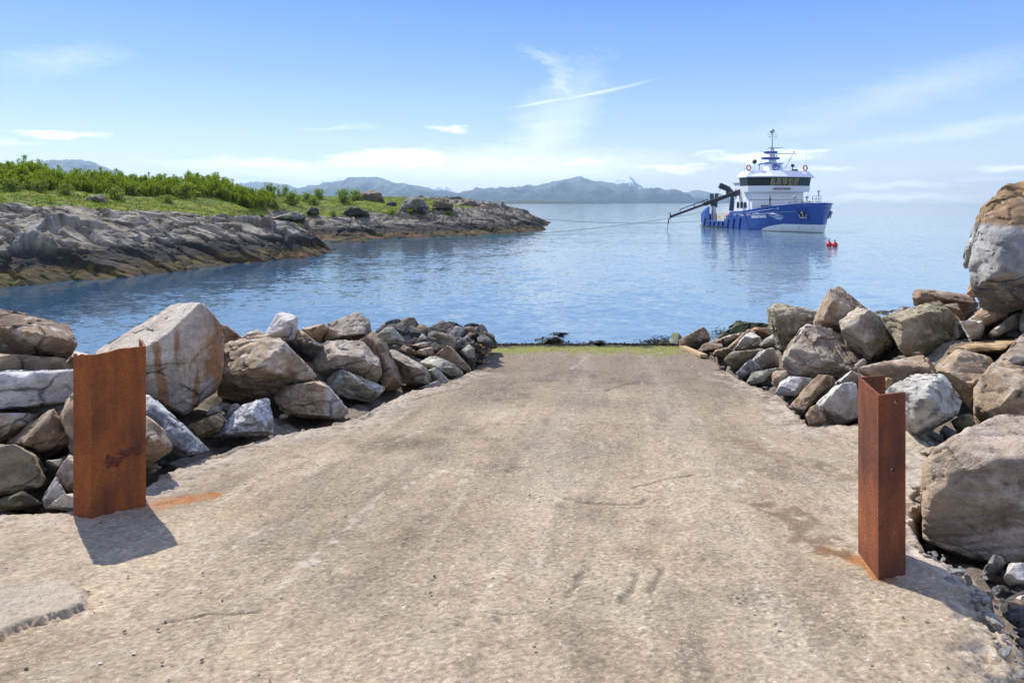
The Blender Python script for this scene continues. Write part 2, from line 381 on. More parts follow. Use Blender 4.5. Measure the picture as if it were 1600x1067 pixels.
# ---------------------------------------------------------------- far mountains
m, nt, b = newmat('mountain_rock')
a = nt.nodes.new('ShaderNodeVertexColor'); a.layer_name = 'Col'
L(nt, a.outputs[0], b.inputs['Base Color']); b.inputs['Roughness'].default_value = .95; b.inputs['Specular IOR Level'].default_value = .1
M_MT = m
def mountain(name, label, prof, D, depth, seed, snow=None, col=((.022, .042, .055), (.115, .135, .15)), n=420, rough=.32):
    px = np.array([p[0] for p in prof], float); py = np.array([p[1] for p in prof], float)
    X = np.linspace((px[0] - 800) / F * D, (px[-1] - 800) / F * D, n)
    hh = np.interp(X, (px - 800) / F * D, (HZ + 1 - py) / F * D)
    ny = 70; t = np.linspace(-1, 1, ny)
    XX, T = np.meshgrid(X, t); H = np.tile(hh, (ny, 1))
    q = np.stack([XX.ravel() / depth * 3.2, T.ravel() * 3.2, np.full(XX.size, seed * 3.1)], 1)
    rd = ridged(q, 5, seed, .52).reshape(XX.shape); nz = fbm(q * 2.7, 4, seed + 5).reshape(XX.shape)
    prof_ = np.where(T < 0, 1 - np.abs(T) ** 1.15, 1 - np.abs(T))
    Z = H * prof_ + H.mean() * rough * ((rd - .9) + nz * .5) * (4 * prof_ * (1 - prof_) + .30)
    Z = np.where(np.abs(T) > .99, -30, Z)
    V = np.stack([XX.ravel(), (D + T * depth).ravel(), Z.ravel()], 1)
    zn = Z.ravel() / max(H.max(), 1)
    c = mixc(col[0], col[1], sstep(.25, .7, zn + nz.ravel() * .35))
    if snow:
        sm = sstep(snow, snow + .06, zn + nz.ravel() * .25 - .1 * np.abs(rd.ravel() - 1))
        c = mixc(c, (.62, .66, .72), sm * .85)
    o = mesh_np(name, V, grid_faces(n, ny), M_MT, c)
    tag(o, label, 'mountain', kind='structure')
mountain('mountain', 'rounded blue hazy mountain behind the rocky headland', [(440, 318), (470, 303), (495, 293), (530, 284), (555, 277), (590, 278), (622, 287), (650, 292), (690, 300), (720, 306), (760, 311), (800, 318)], 8000, 1400, 3)
mountain('mountain', 'distant hazy ridge above the willow thicket at far left', [(-260, 300), (-100, 275), (20, 262), (60, 255), (85, 249), (115, 250), (145, 257), (170, 268), (230, 288), (290, 310), (330, 318)], 6000, 1200, 4)
mountain('mountain', 'faint far ridge left of the rounded blue mountain', [(350, 318), (375, 292), (395, 285), (420, 286), (450, 292), (480, 304), (505, 318)], 10500, 1200, 21)
mountain('mountain', 'broad hazy mountain range in the middle of the horizon', [(700, 318), (722, 303), (750, 298), (790, 294), (832, 294), (855, 288), (875, 283), (905, 278), (922, 283), (940, 284), (960, 291), (985, 296), (1010, 296), (1030, 297), (1042, 304), (1052, 311), (1062, 318)], 8500, 1500, 7)
mountain('mountain', 'snow streaked ridge peeping over the middle mountains', [(770, 318), (812, 297), (835, 292), (850, 288), (866, 285), (880, 285), (900, 290), (930, 318)], 10800, 1300, 11, snow=.58)
mountain('mountain', 'sharp snowy twin peak right of the middle mountains', [(925, 318), (945, 290), (958, 282), (968, 280), (974, 281), (981, 276), (988, 285), (998, 293), (1015, 303), (1030, 318)], 10800, 1300, 12, snow=.55)
mountain('mountain', 'tiny snowy peak beside the rounded blue mountain', [(660, 318), (678, 298), (686, 292), (692, 293), (697, 292), (706, 299), (730, 318)], 11000, 1100, 13, snow=.58)
mountain('mountain', 'pale hazy peak behind the crane of the ship', [(1052, 318), (1064, 310), (1076, 301), (1086, 298), (1098, 300), (1112, 303), (1130, 310), (1160, 318)], 10500, 1200, 14)
mountain('island', 'low dark skerry on the horizon below the mountains', [(730, 318), (760, 315.5), (785, 313), (830, 312), (870, 314), (910, 316), (945, 318)], 4200, 350, 15, col=((.04, .055, .03), (.08, .08, .06)))

# ---------------------------------------------------------------- haze
if HAZE > 0:
    m = bpy.data.materials.new('haze_air'); m.use_nodes = True; nt = m.node_tree; nt.nodes.clear()
    om = nt.nodes.new('ShaderNodeOutputMaterial'); pv = nt.nodes.new('ShaderNodeVolumePrincipled')
    pv.inputs['Color'].default_value = HCOL; pv.inputs['Density'].default_value = HAZE; pv.inputs['Anisotropy'].default_value = .3
    L(nt, pv.outputs[0], om.inputs['Volume'])
    mb = MB(); mb.box((-12800, -300, -31.5), (12800, 12800, 450))
    tag(mb.build('haze', m), 'thin blue summer haze over the sea', 'haze', kind='stuff')
# ================================================================ boulders
M_ROCK = mat_attr('boulder_stone', fine=9, bump=.035, vary=.78, speck=0, crack=.65, cscale=.7, lichen=.4)
M_SPECK = mat_attr('speckled_stone', fine=11, bump=.025, vary=.5, speck=.7, crack=.55, cscale=.7)
def ico(sub):
    bm = bmesh.new(); bmesh.ops.create_icosphere(bm, subdivisions=sub, radius=1)
    V = np.array([v.co[:] for v in bm.verts]); Fc = np.array([[v.index for v in f.verts] for f in bm.faces]); bm.free(); return V, Fc
ICO = {k: ico(k) for k in (3, 4, 5, 6, 7)}
PAL = {   # two main colours, stain colour, amount of stain, strata strength, banding
 'tan':   ((.37, .265, .165), (.25, .17, .10), (.46, .39, .31), .35, 1.0),
 'brown': ((.26, .175, .105), (.16, .105, .062), (.36, .28, .20), .3, 1.0),
 'olive': ((.27, .225, .135), (.17, .14, .085), (.36, .32, .23), .3, .9),
 'grey':  ((.36, .34, .325), (.24, .225, .215), (.46, .44, .42), .35, .6),
 'dark':  ((.105, .10, .095), (.06, .057, .055), (.19, .175, .155), .35, .6),
 'slate': ((.17, .175, .19), (.085, .09, .10), (.48, .49, .50), .42, 1.0),
 'white': ((.50, .485, .455), (.34, .33, .31), (.60, .585, .55), .45, .35),
 'pale':  ((.43, .39, .34), (.31, .27, .225), (.54, .51, .47), .45, .5),
 'rusty': ((.42, .35, .27), (.33, .21, .125), (.50, .455, .395), .6, .5),
 'ochre': ((.38, .24, .10), (.24, .145, .065), (.47, .38, .26), .35, .6),
 'lichen': ((.30, .29, .22), (.20, .185, .13), (.46, .45, .39), .55, .4),
 'moss':  ((.13, .115, .07), (.075, .07, .05), (.20, .22, .08), .5, .5),
 'pink':  ((.355, .285, .21), (.235, .18, .13), (.47, .41, .34), .4, .9),
 'wet':   ((.055, .05, .042), (.03, .028, .024), (.11, .10, .075), .3, .6),
 'orange': ((.42, .19, .07), (.26, .115, .05), (.42, .33, .24), .3, .5),
}
ROCKS = []
def hull_planes(pts):
    bm = bmesh.new()
    for p in pts: bm.verts.new(p)
    bmesh.ops.convex_hull(bm, input=bm.verts[:], use_existing_faces=False)
    c = np.mean([v.co[:] for v in bm.verts if v.link_faces], axis=0)
    hv = np.array([v.co[:] for v in bm.verts if v.link_faces])
    bm.normal_update(); fs = []
    for f in bm.faces:
        ar = f.calc_area()
        if ar < 1e-7: continue
        n = np.array(f.normal[:]); m_ = np.mean([v.co[:] for v in f.verts], axis=0) - c
        if n @ m_ < 0: n = -n
        fs.append((ar, n, m_))
    fs.sort(key=lambda q: -q[0]); grp = []
    for ar, n, m_ in fs:                       # merge the small hull faces into a few broad broken planes
        for g_ in grp:
            if g_[0][1] @ n > MERGE: g_.append((ar, n, m_)); break
        else: grp.append([(ar, n, m_)])
    out = []
    for g_ in grp:
        w = np.array([q[0] for q in g_]); n = (w[:, None] * np.array([q[1] for q in g_])).sum(0); n /= np.linalg.norm(n)
        out.append((n, float((w * np.array([q[2] @ n for q in g_])).sum() / w.sum())))
    bm.free()
    return c, np.array([o[0] for o in out]), np.maximum(np.array([o[1] for o in out]), .02), hv
MERGE = math.cos(R(27))
def rock_mesh(name, pts, kind, seed, sub=5, sharp=120., chips=3, rough=1.0, paint=None, strata=None, mat=None):
    rng = np.random.RandomState(seed)
    c, n, d, hv = hull_planes(pts)
    ext = (hv.max(0) - hv.min(0)) / 2; size = float(ext.mean()) * 2
    for _ in range(chips):
        v = rng.normal(size=3); v /= np.linalg.norm(v)
        sup = ((hv - c) @ v).max(); n = np.vstack([n, v]); d = np.append(d, sup * rng.uniform(.78, .97))
    V, Fc = ICO[sub]
    w = V * (ext + .25 * size); w = w / np.linalg.norm(w, axis=1)[:, None]
    q = np.maximum(w @ n.T, 0) / d[None, :]
    qm = q.max(1)
    r = 1.0 / (qm * ((q / qm[:, None]) ** sharp).sum(1) ** (1 / sharp)) * 1.0
    p = w * r[:, None]
    so_ = rng.uniform(-50, 50, 3)
    g = p / size + so_
    if strata is None: strata = (rng.normal(0, .25), rng.normal(0, .25), 1)
    sdv = np.array(strata, float); sdv /= np.linalg.norm(sdv)
    warp = fbm(g * 1.6, 3, seed)
    A, B, ST, sa, band = PAL[kind]
    layer = (p @ sdv) / (size * .13) + warp * 1.6
    lf = layer - np.floor(layer); ledge = sstep(0, .25, lf) * (1 - sstep(.8, 1, lf))
    f1, f2, rid, off = voronoi(g * 2.5 + warp[:, None] * .25, seed)
    h1, h2, hid, hof = voronoi(g * 7.5 + warp[:, None] * .4, seed + 4); fac2 = ((hid - .5) * hof).sum(1)
    facet = ((rid - .5) * off).sum(1)                      # tilted little planes: broken stone
    dsp = .007 * fbm(g * 2.1, 3, seed + 1) + .006 * ridged(g * 4.5, 3, seed + 2, .55) + (.062 * facet + .034 * fac2) + .012 * band * ledge + .006 * fbm(g * 16, 3, seed + 3)
    crack = 1 - sstep(0, .05, f2 - f1)
    crk = crack * (rid[:, 0] > .45)
    dsp = dsp - .012 * crk
    p = p + w * (dsp * size * rough)[:, None]
    # colour: bedding, patches, stains -- all belonging to the stone
    t = sstep(-.45, .55, fbm(g * 2.3, 4, seed + 7) + .35 * np.sin(layer * 3.1) * band + .35 * fbm(g * np.array((5., 5., 5.)) + sdv * layer[:, None], 3, seed + 8))
    col = mixc(A, B, t)
    s = sstep(.55 - sa * .8, .95 - sa * .5, fbm(g * 3.7, 5, seed + 9, .62) + .25 * (w[:, 2]))
    col = mixc2(col, ST, s * .8)
    col = col * (1 + .28 * (rid[:, 1] - .5) * 1.2)[:, None]
    vein = 1 - sstep(0, .035, np.abs(fbm(g * 1.7 + 40, 3, seed + 12)))
    col = mixc2(col, np.array(ST) * 1.2, vein * .3)
    crkl = 1 - sstep(0, .03, np.abs(fbm(g * np.array((1.9, 1.9, 1.9)) + sdv * layer[:, None] * .8 + 70, 3, seed + 14)))
    col = mixc2(col, np.array(B) * .4, crkl * .38); p = p - w * (crkl * .010 * size * rough)[:, None]
    pw = p + c
    col = col * 1.16; col = col * .80 + col.mean(1)[:, None] * np.array((1.03, 1.0, .95)) * .20
    if paint: col = paint(pw, col, g, size)
    zb = pw[:, 2].min(); org = np.array((c[0], c[1], zb))
    if mat is None: mat = M_SPECK if kind in ('white', 'pale', 'lichen') and sub > 3 else M_ROCK
    o = mesh_np(name, pw - org, Fc, mat, np.clip(col, .01, .8), loc=org)
    try: o.data.set_sharp_from_angle(angle=R(38))
    except Exception: pass
    return o, c, org, ext
def mixc2(c, b, t):
    b = np.asarray(b, float); b = b[None, :] if b.ndim == 1 else b
    return c * (1 - t[:, None]) + b * t[:, None]
def rock(label, kind, Y, t, poly, ridges=(), seed=None, sub=5, group=None, paint=None, strata=None, sharp=120., chips=3, rough=1.0, auto=True, support=True, name='boulder'):
    """outline in photograph pixels at distance Y, real thickness t (m); ridges: (px,py,offset towards viewer<0)"""
    seed = len(ROCKS) * 7 + 3 if seed is None else seed
    rng = np.random.RandomState(seed + 1000)
    poly = np.array(poly, float); c2 = poly.mean(0); h = np.ptp(poly[:, 1])
    pts = [P(x, y, Y + rng.uniform(-.18, .18) * t) for x, y in poly]
    for x, y in poly:
        xx, yy = c2 + (np.array((x, y)) - c2) * .82 + (0, .03 * h); pts.append(P(xx, yy, Y + t * rng.uniform(.4, .62)))
    if ridges:
        pts += [P(x, y, Y + dd) for x, y, dd in ridges]
    elif auto:
        ax = rng.uniform(0, 6.28)            # two or three broken faces meeting at an off centre edge
        for x, y in poly[::2]:
            k = rng.uniform(.5, .8); xx, yy = c2 + (np.array((x, y)) - c2) * k + (0, -.08 * h); q_ = (xx - c2[0]) * math.cos(ax) + (yy - c2[1]) * math.sin(ax)
            pts.append(P(xx, yy, Y - t * (.42 + .22 * q_ / (h * .5 + 1e-6)) * rng.uniform(.8, 1.1)))
    o, c, org, ext = rock_mesh(name, pts, kind, seed, sub, sharp, chips, rough, paint, strata)
    tag(o, label, 'boulder', group)
    ROCKS.append((c, org, ext, support))
    return o
LB, RB_ = 'boulders heaped along the left edge of the ramp', 'boulders heaped along the right edge of the ramp'

# ---- left bank
def droppings(x0, x1, y0, y1, col=(.62, .58, .52), k=3.2, thr=.25):
    def f(pw, c, g, size):
        px = 800 + pw[:, 0] / pw[:, 1] * F; py = HZ + (CH - pw[:, 2]) / pw[:, 1] * F
        m = sstep(x0 - 10, x0 + 10, px) * (1 - sstep(x1 - 10, x1 + 10, px)) * sstep(y0 - 8, y0 + 8, py) * (1 - sstep(y1 - 8, y1 + 8, py))
        return mixc2(c, col, m * sstep(thr, thr + .3, fbm(g * k * 3, 4, 77) + .3 * fbm(g * k, 2, 78)) * .85)
    return f
def twotone(xm, slant, colR):
    def f(pw, c, g, size):
        px = 800 + pw[:, 0] / pw[:, 1] * F; py = HZ + (CH - pw[:, 2]) / pw[:, 1] * F
        m = sstep(-4, 4, px - xm - slant * (py - 620) + 5 * fbm(g * 4, 3, 5))
        cc = mixc2(np.tile(np.array(colR), (len(c), 1)), (.26, .25, .23), sstep(.1, .6, fbm(g * 9, 3, 9)))
        return mixc2(c, (0, 0, 0), m) + cc * m[:, None]
    return f
rock('large brown flat topped boulder perched above the grey slab at the far left', 'brown', 10.6, 2.0, [(-120, 470), (0, 479), (40, 487), (70, 494), (90, 498), (107, 512), (114, 531), (111, 546), (97, 568), (60, 566), (0, 562), (-120, 560)],
     [(-60, 505, -.7), (10, 511, -.9), (55, 524, -.9), (98, 529, -.6), (60, 550, -.4), (0, 548, -.6)], group=LB, sub=6, paint=droppings(20, 100, 480, 530))
rock('tan slab sandwiched under the perched brown boulder', 'tan', 10.2, 1.3, [(-80, 550), (0, 551), (60, 553), (104, 560), (106, 584), (60, 600), (0, 604), (-80, 604)], group=LB)
rock('small pale banded stone showing over the top of the left steel post', 'pale', 12, 1.0, [(96, 578), (102, 563), (113, 549), (136, 551), (152, 562), (150, 590), (100, 590)], group=LB)
rock('smooth lavender grey slab left of the left steel post', 'grey', 9.1, 1.5, [(-90, 590), (0, 583), (25, 575), (60, 572), (118, 572), (160, 580), (150, 622), (100, 630), (60, 641), (0, 644), (-90, 642)],
     [(-60, 596, -.5), (0, 592, -.6), (60, 582, -.5), (120, 590, -.5), (100, 622, -.5), (0, 634, -.6)], group=LB, sub=6)
rock('pale streaked stone under the lavender grey slab at the left margin', 'rusty', 8.8, 1.0, [(-60, 648), (0, 643), (40, 641), (60, 647), (52, 662), (20, 690), (-20, 700), (-60, 690)], group=LB)
rock('brown angular boulder between the pale streaked stone and the left post', 'brown', 8.35, 1.1, [(12, 692), (38, 668), (60, 652), (86, 640), (102, 660), (116, 690), (100, 712), (65, 722), (40, 707)], [(80, 650, -.5), (78, 690, -.45), (45, 690, -.4)], group=LB)
rock('rounded tan boulder half hidden behind the left steel post', 'tan', 8.2, 1.2, [(87, 646), (100, 630), (116, 616), (160, 600), (225, 638), (252, 665), (264, 690), (257, 706), (230, 729), (190, 746), (140, 742), (118, 706), (104, 690)], [(110, 650, -.5), (180, 640, -.55), (240, 690, -.4), (160, 720, -.4)], group=LB)
rock('round olive brown boulder lowest at the left margin', 'olive', 7.55, 1.0, [(-60, 705), (0, 690), (20, 692), (48, 702), (62, 716), (77, 745), (72, 760), (50, 769), (0, 776), (-60, 780)], [(6, 699, -.4), (44, 716, -.4), (60, 748, -.35), (10, 765, -.35)], group=LB)
rock('dark green wedge stone under the round olive boulder', 'moss', 7.2, .6, [(-4, 785), (15, 772), (35, 766), (55, 775), (70, 787), (40, 797), (10, 799), (-4, 797)], group=LB)
rock('flat pale greenish stone behind the small stones by the left post', 'lichen', 8.0, .8, [(66, 724), (80, 716), (108, 714), (100, 738), (82, 748), (74, 738)], group=LB, sub=4)
rock('brownish grey stone directly left of the left steel post, upper one', 'pink', 7.45, .6, [(86, 748), (93, 730), (106, 712), (128, 716), (150, 735), (150, 775), (105, 774)], group=LB)
rock('brownish grey stone directly left of the left steel post, lower one', 'grey', 7.15, .5, [(65, 782), (75, 760), (88, 744), (100, 760), (106, 776), (85, 795), (68, 792)], group=LB)
rock('small light stone touching the foot of the left steel post', 'pale', 6.98, .4, [(74, 790), (90, 775), (110, 770), (145, 772), (145, 797), (118, 799), (90, 797)], group=LB, sub=4)
def bigpaint(pw, c, g, size):
    px = 800 + pw[:, 0] / pw[:, 1] * F; py = HZ + (CH - pw[:, 2]) / pw[:, 1] * F
    st = fbm(np.stack([px * .06, py * .008, px * .01], 1), 4, 5)
    face = sstep(-14, 14, (px - 226) * .75 + (py - 545) * 1.0 - 4)      # the broken face, stained down its bedding
    c = mixc2(c, (.33, .16, .07), face * sstep(-.05, .45, st) * .9)
    c = mixc2(c, (.30, .29, .30), face * sstep(.15, .6, fbm(np.stack([px * .05 + 9, py * .012, px * 0], 1), 4, 9)) * .7)
    return mixc2(c, (.48, .43, .36), (1 - face) * .55)
rock('huge pale block with rust streaked face behind the left steel post', 'rusty', 11.6, 2.2, [(150, 560), (158, 548), (197, 516), (215, 500), (245, 483), (275, 475), (296, 471), (313, 474), (325, 482), (334, 495), (343, 500), (347, 512), (348, 530), (352, 555), (352, 572), (345, 602), (333, 614), (329, 630), (318, 646), (298, 661), (280, 652), (255, 634), (226, 620), (190, 612), (155, 600)],
     [(313, 480, -.55), (270, 510, -1.0), (226, 545, -1.3), (165, 562, -1.1), (226, 600, -1.0), (292, 650, -.5), (330, 600, -.35), (340, 540, -.3)], group=LB, sub=7, paint=bigpaint, strata=(1, .2, .1), sharp=160, rough=.55, chips=2)
def slatepaint(pw, c, g, size):
    px = 800 + pw[:, 0] / pw[:, 1] * F; py = HZ + (CH - pw[:, 2]) / pw[:, 1] * F
    top = sstep(8, -4, (py - 622) - (px - 232) * .62 + 5 * fbm(g * 6, 3, 1)) if False else 1 - sstep(2, 14, (py - 620) - (px - 230) * .70 + 5 * fbm(g * 6, 3, 1))
    return mixc2(c, (.50, .50, .49), top * .8)
rock('dark blue grey wedge with a white upper edge beside the left post', 'slate', 9.0, 1.1, [(195, 640), (226, 620), (236, 622), (262, 647), (295, 665), (312, 682), (326, 705), (300, 711), (265, 717), (240, 727), (222, 700)], [(232, 640, -.4), (290, 700, -.35), (250, 690, -.45)], group=LB, paint=slatepaint, sub=6)
rock('ochre rounded stone in the hollow under the huge pale block', 'ochre', 10.6, .9, [(296, 665), (320, 650), (345, 645), (357, 655), (352, 668), (337, 687), (318, 687), (303, 677)], group=LB)
rock('little rounded grey stone in the dark hollow left of the blue white stone', 'grey', 11.2, .6, [(350, 655), (358, 634), (371, 630), (382, 640), (372, 656)], group=LB, sub=4)
rock('thin pale splinter stone in the dark hollow', 'pale', 11, .4, [(322, 648), (327, 636), (340, 634), (348, 644), (338, 652)], group=LB, sub=4)
rock('blue white triangular stone standing on the ramp edge', 'slate', 10.5, .8, [(336, 685), (352, 665), (367, 642), (395, 627), (405, 624), (421, 626), (424, 655), (427, 678), (400, 680), (372, 684)], [(392, 645, -.4), (410, 668, -.35), (360, 672, -.3)], group=LB, sub=6,
     paint=lambda pw, c, g, s: mixc2(mixc2(c, (.38, .39, .40), np.full(len(c), .45)), (.52, .52, .52), sstep(.15, .5, ridged(g * 5, 3, 4) - .7)))
rock('big sloping brown boulder spotted white with an undercut dark base', 'tan', 12.9, 2.2, [(336, 560), (350, 533), (385, 527), (410, 523), (440, 529), (466, 551), (487, 574), (493, 591), (465, 600), (445, 607), (425, 617), (400, 632), (360, 630), (338, 625)],
     [(442, 546, -1.0), (400, 574, -1.2), (352, 583, -1.1), (484, 588, -.5), (380, 545, -.7), (400, 620, .3), (355, 622, .2)], group=LB, sub=6, paint=droppings(350, 470, 520, 585, k=4.5), strata=(.3, 0, 1))
rock('dark brown sloping stone right behind the huge pale block', 'brown', 14.8, 1.0, [(338, 506), (350, 507), (362, 514), (380, 526), (388, 540), (340, 548)], group=LB)
rock('small greyish stone on the skyline left of the white upright stone', 'pink', 14.6, .7, [(376, 532), (388, 518), (403, 515), (414, 522), (414, 536), (380, 538)], group=LB, sub=4)
rock('white rounded upright stone on the skyline of the left bank', 'white', 14.6, 1.0, [(411, 528), (416, 515), (427, 504), (431, 492), (444, 487), (457, 489), (466, 498), (465, 516), (458, 532), (445, 536), (425, 534)], [(440, 510, -.5), (455, 500, -.4), (420, 522, -.4)], group=LB, sharp=90,
     paint=lambda pw, c, g, s: mixc2(c, (.58, .52, .48), np.full(len(c), .5)))
rock('ochre stone with pale rim right of the white upright stone', 'ochre', 14.9, .9, [(455, 527), (463, 514), (476, 519), (487, 530), (498, 538), (480, 544), (460, 538)], group=LB, sub=4)
rock('dark slate stone behind the sloping spotted boulder', 'dark', 14.4, 1.0, [(444, 534), (455, 528), (470, 536), (490, 540), (510, 537), (497, 552), (480, 566), (465, 556)], group=LB)
rock('tan stone joined to the left of the peaked skyline boulder', 'tan', 16.4, 1.2, [(470, 513), (485, 508), (508, 506), (518, 520), (507, 536), (494, 537), (482, 527)], group=LB)
rock('peaked grey brown boulder highest on the left bank skyline', 'pink', 16.2, 1.6, [(507, 516), (515, 506), (540, 498), (557, 487), (571, 495), (577, 503), (581, 522), (575, 530), (555, 534), (530, 533), (508, 534)], [(556, 494, -.3), (567, 512, -.7), (530, 521, -.6), (573, 521, -.4)], group=LB, sub=6)
rock('wide arched grey brown boulder behind the speckled stone', 'pink', 14.9, 1.7, [(478, 575), (482, 563), (492, 549), (505, 537), (520, 530), (545, 533), (562, 533), (581, 546), (591, 560), (596, 582), (592, 598), (570, 603), (540, 606), (510, 598), (490, 592)],
     [(492, 562, -.4), (520, 545, -.6), (500, 575, -.8), (540, 564, -1.0), (572, 566, -.9), (592, 572, -.5), (560, 598, .0)], group=LB, sub=6)
rock('tall round topped brown boulder right of the arched boulder', 'brown', 15.4, 1.4, [(556, 534), (567, 523), (580, 518), (592, 522), (602, 532), (606, 546), (614, 560), (623, 580), (629, 597), (626, 608), (605, 613), (597, 602), (590, 575), (575, 550)], [(585, 530, -.4), (597, 560, -.7), (612, 590, -.7), (600, 600, -.6)], group=LB, sub=6)
rock('speckled grey green stone lying at the ramp in front of the arched boulder', 'lichen', 14.2, 1.1, [(506, 598), (520, 583), (533, 576), (555, 581), (575, 594), (600, 602), (602, 611), (590, 622), (575, 628), (550, 624), (527, 617), (513, 609)], [(535, 582, -.3), (560, 598, -.5), (590, 612, -.4), (525, 602, -.4)], group=LB, sub=6)
rock('two toned boulder, brown on its left and grey on its right, at the ramp edge', 'tan', 12.4, 1.1, [(429, 627), (434, 612), (447, 600), (475, 595), (500, 591), (512, 599), (526, 620), (541, 634), (551, 647), (530, 655), (490, 654), (455, 652), (433, 643)], [(470, 605, -.5), (500, 605, -.5), (500, 645, -.5), (450, 640, -.4)], group=LB, sub=6, paint=twotone(508, -.12, (.40, .385, .36)))
rock('pinkish sloping boulder with cracked face beyond the round topped boulder', 'pink', 16.4, 1.5, [(603, 548), (618, 547), (640, 559), (660, 571), (669, 578), (681, 600), (668, 604), (650, 601), (628, 598), (612, 572)], [(660, 574, -.5), (630, 572, -.6), (666, 596, -.4), (640, 592, -.4)], group=LB, sub=6)
rock('light speckled stone lying before the brown pointed wedge', 'lichen', 17.1, 1.2, [(658, 567), (672, 557), (690, 559), (710, 569), (726, 584), (720, 590), (705, 596), (692, 590), (678, 580), (664, 577)], [(690, 564, -.3), (705, 580, -.5), (680, 572, -.4)], group=LB)
rock('brown pointed wedge boulder at the far left edge of the ramp', 'brown', 18.3, 1.3, [(675, 557), (690, 543), (702, 539), (715, 551), (730, 566), (737, 578), (728, 585), (712, 576), (690, 564)], [(702, 544, -.4), (712, 562, -.5), (726, 577, -.3)], group=LB)
rock('greenish flat stone squeezed between the pinkish and light speckled boulders', 'lichen', 16.4, .7, [(668, 578), (680, 574), (691, 582), (704, 596), (695, 603), (680, 603)], group=LB, sub=4)
rock('thin grey sliver lying on the ramp under the pinkish boulder', 'grey', 15.8, .5, [(655, 606), (672, 599), (684, 594), (694, 603), (682, 607)], group=LB, sub=4)
rock('low brown stone behind the brown pointed wedge', 'tan', 18.8, .8, [(648, 552), (658, 544), (673, 542), (682, 548), (676, 558), (660, 558)], group=LB, sub=4)
rock('small reddish stone behind the pinkish boulder', 'brown', 18.2, .7, [(622, 547), (630, 539), (645, 545), (652, 553), (638, 555)], group=LB, sub=4)
rock('long grey brown stone below the upright shard', 'pink', 19.3, .9, [(630, 540), (650, 535), (675, 534), (690, 540), (677, 547), (645, 546)], group=LB, sub=4)
rock('grey peaked stone by the end of the ramp', 'grey', 19.9, 1.0, [(706, 542), (715, 530), (730, 525), (739, 532), (743, 547), (728, 553), (714, 551)], [(722, 531, -.3), (728, 545, -.35)], group=LB)
rock('smaller pyramid stone leaning on the grey peaked stone', 'lichen', 19.2, .7, [(718, 550), (733, 537), (741, 545), (743, 560), (730, 562)], group=LB, sub=4)
rock('greenish grey wedge stone in front of the dark rubble heap', 'lichen', 18.6, 1.0, [(590, 522), (605, 511), (613, 511), (626, 524), (635, 534), (620, 538), (600, 533)], [(608, 516, -.3), (618, 530, -.3)], group=LB)
rock('narrow upright shard stone in the rubble heap', 'grey', 19.8, .5, [(651, 533), (659, 521), (671, 529), (678, 538), (665, 539)], group=LB, sub=4)
rock('big dull grey stone on the rubble heap left of the mossy end boulder', 'dark', 20.6, 1.3, [(688, 538), (700, 520), (714, 509), (726, 511), (730, 522), (718, 537), (703, 543)], group=LB, paint=lambda pw, c, g, s: c * 1.7)
rock('mossy dark boulder ending the left bank at the water', 'moss', 22, 1.6, [(726, 522), (735, 509), (752, 506), (760, 514), (765, 531), (760, 543), (740, 542), (729, 533)], group=LB, paint=lambda pw, c, g, s: c * 1.25)
rock('dark sloping stone outermost on the left bank, touching the water', 'moss', 22.6, 1.3, [(756, 538), (763, 518), (771, 522), (779, 543), (765, 546)], group=LB, sub=4)
rock('blackish boulder at the top left of the rubble heap', 'dark', 20.4, 1.2, [(604, 512), (618, 505), (634, 504), (643, 515), (636, 523), (612, 522)], group=LB)
rock('blackish long boulder on the crest of the rubble heap', 'dark', 21.4, 1.2, [(658, 517), (675, 508), (692, 501), (706, 504), (714, 511), (700, 521), (678, 523)], group=LB)
rock('tan low stone at the mossy end of the ramp', 'tan', 20.4, .8, [(738, 538), (752, 535), (769, 545), (767, 553), (755, 556), (744, 550)], group=LB, sub=4)
rock('lone brown stone lying on the ramp surface near its end', 'brown', 20.2, .5, [(741, 567), (750, 560), (757, 567), (745, 570)], group=LB, sub=4)

# ---- right bank
rock('brown tilted slab at the right end of the ramp by the water', 'brown', 25.2, 1.6, [(1060, 532), (1075, 520), (1098, 511), (1104, 515), (1111, 529), (1106, 537), (1090, 543), (1075, 546), (1062, 543)], [(1099, 515, -.4), (1070, 528, -.5), (1090, 532, -.5)], group=RB_)
rock('greenish stone left of the brown tilted slab', 'lichen', 26, 1, [(1044, 538), (1050, 520), (1060, 519), (1066, 530), (1063, 543), (1047, 543)], group=RB_, sub=4, paint=lambda pw, c, g, s: mixc2(c, (.16, .19, .10), sstep(-.3, .5, pw[:, 2] * .6)))
rock('small moss covered stone at the right corner of the ramp end', 'moss', 26, .8, [(1026, 543), (1030, 535), (1036, 531), (1042, 536), (1043, 544)], group=RB_, sub=4, paint=lambda pw, c, g, s: mixc2(c, (.10, .13, .03), np.full(len(c), .6)))
rock('kelp draped dark ledge in the water on the right', 'moss', 27.5, 3, [(1113, 532), (1125, 522), (1142, 510), (1160, 502), (1172, 503), (1210, 507), (1214, 525), (1160, 530), (1130, 535)], group=RB_, sub=6, rough=1.6,
     paint=lambda pw, c, g, s: mixc2(mixc2(c, (.03, .028, .02), sstep(-.2, .2, fbm(g * 6, 3, 3))), (.22, .23, .03), sstep(.15, .5, fbm(g * 3, 3, 5))))
rock('orange topped stone under the tall notched boulder', 'orange', 24.2, 1.3, [(1165, 520), (1175, 512), (1190, 511), (1207, 515), (1209, 526), (1193, 531), (1180, 527)], group=RB_)
rock('long tan stone leaning left of the pale rough stone', 'tan', 22.8, 1.1, [(1138, 545), (1150, 528), (1170, 515), (1181, 520), (1166, 535), (1151, 547)], group=RB_)
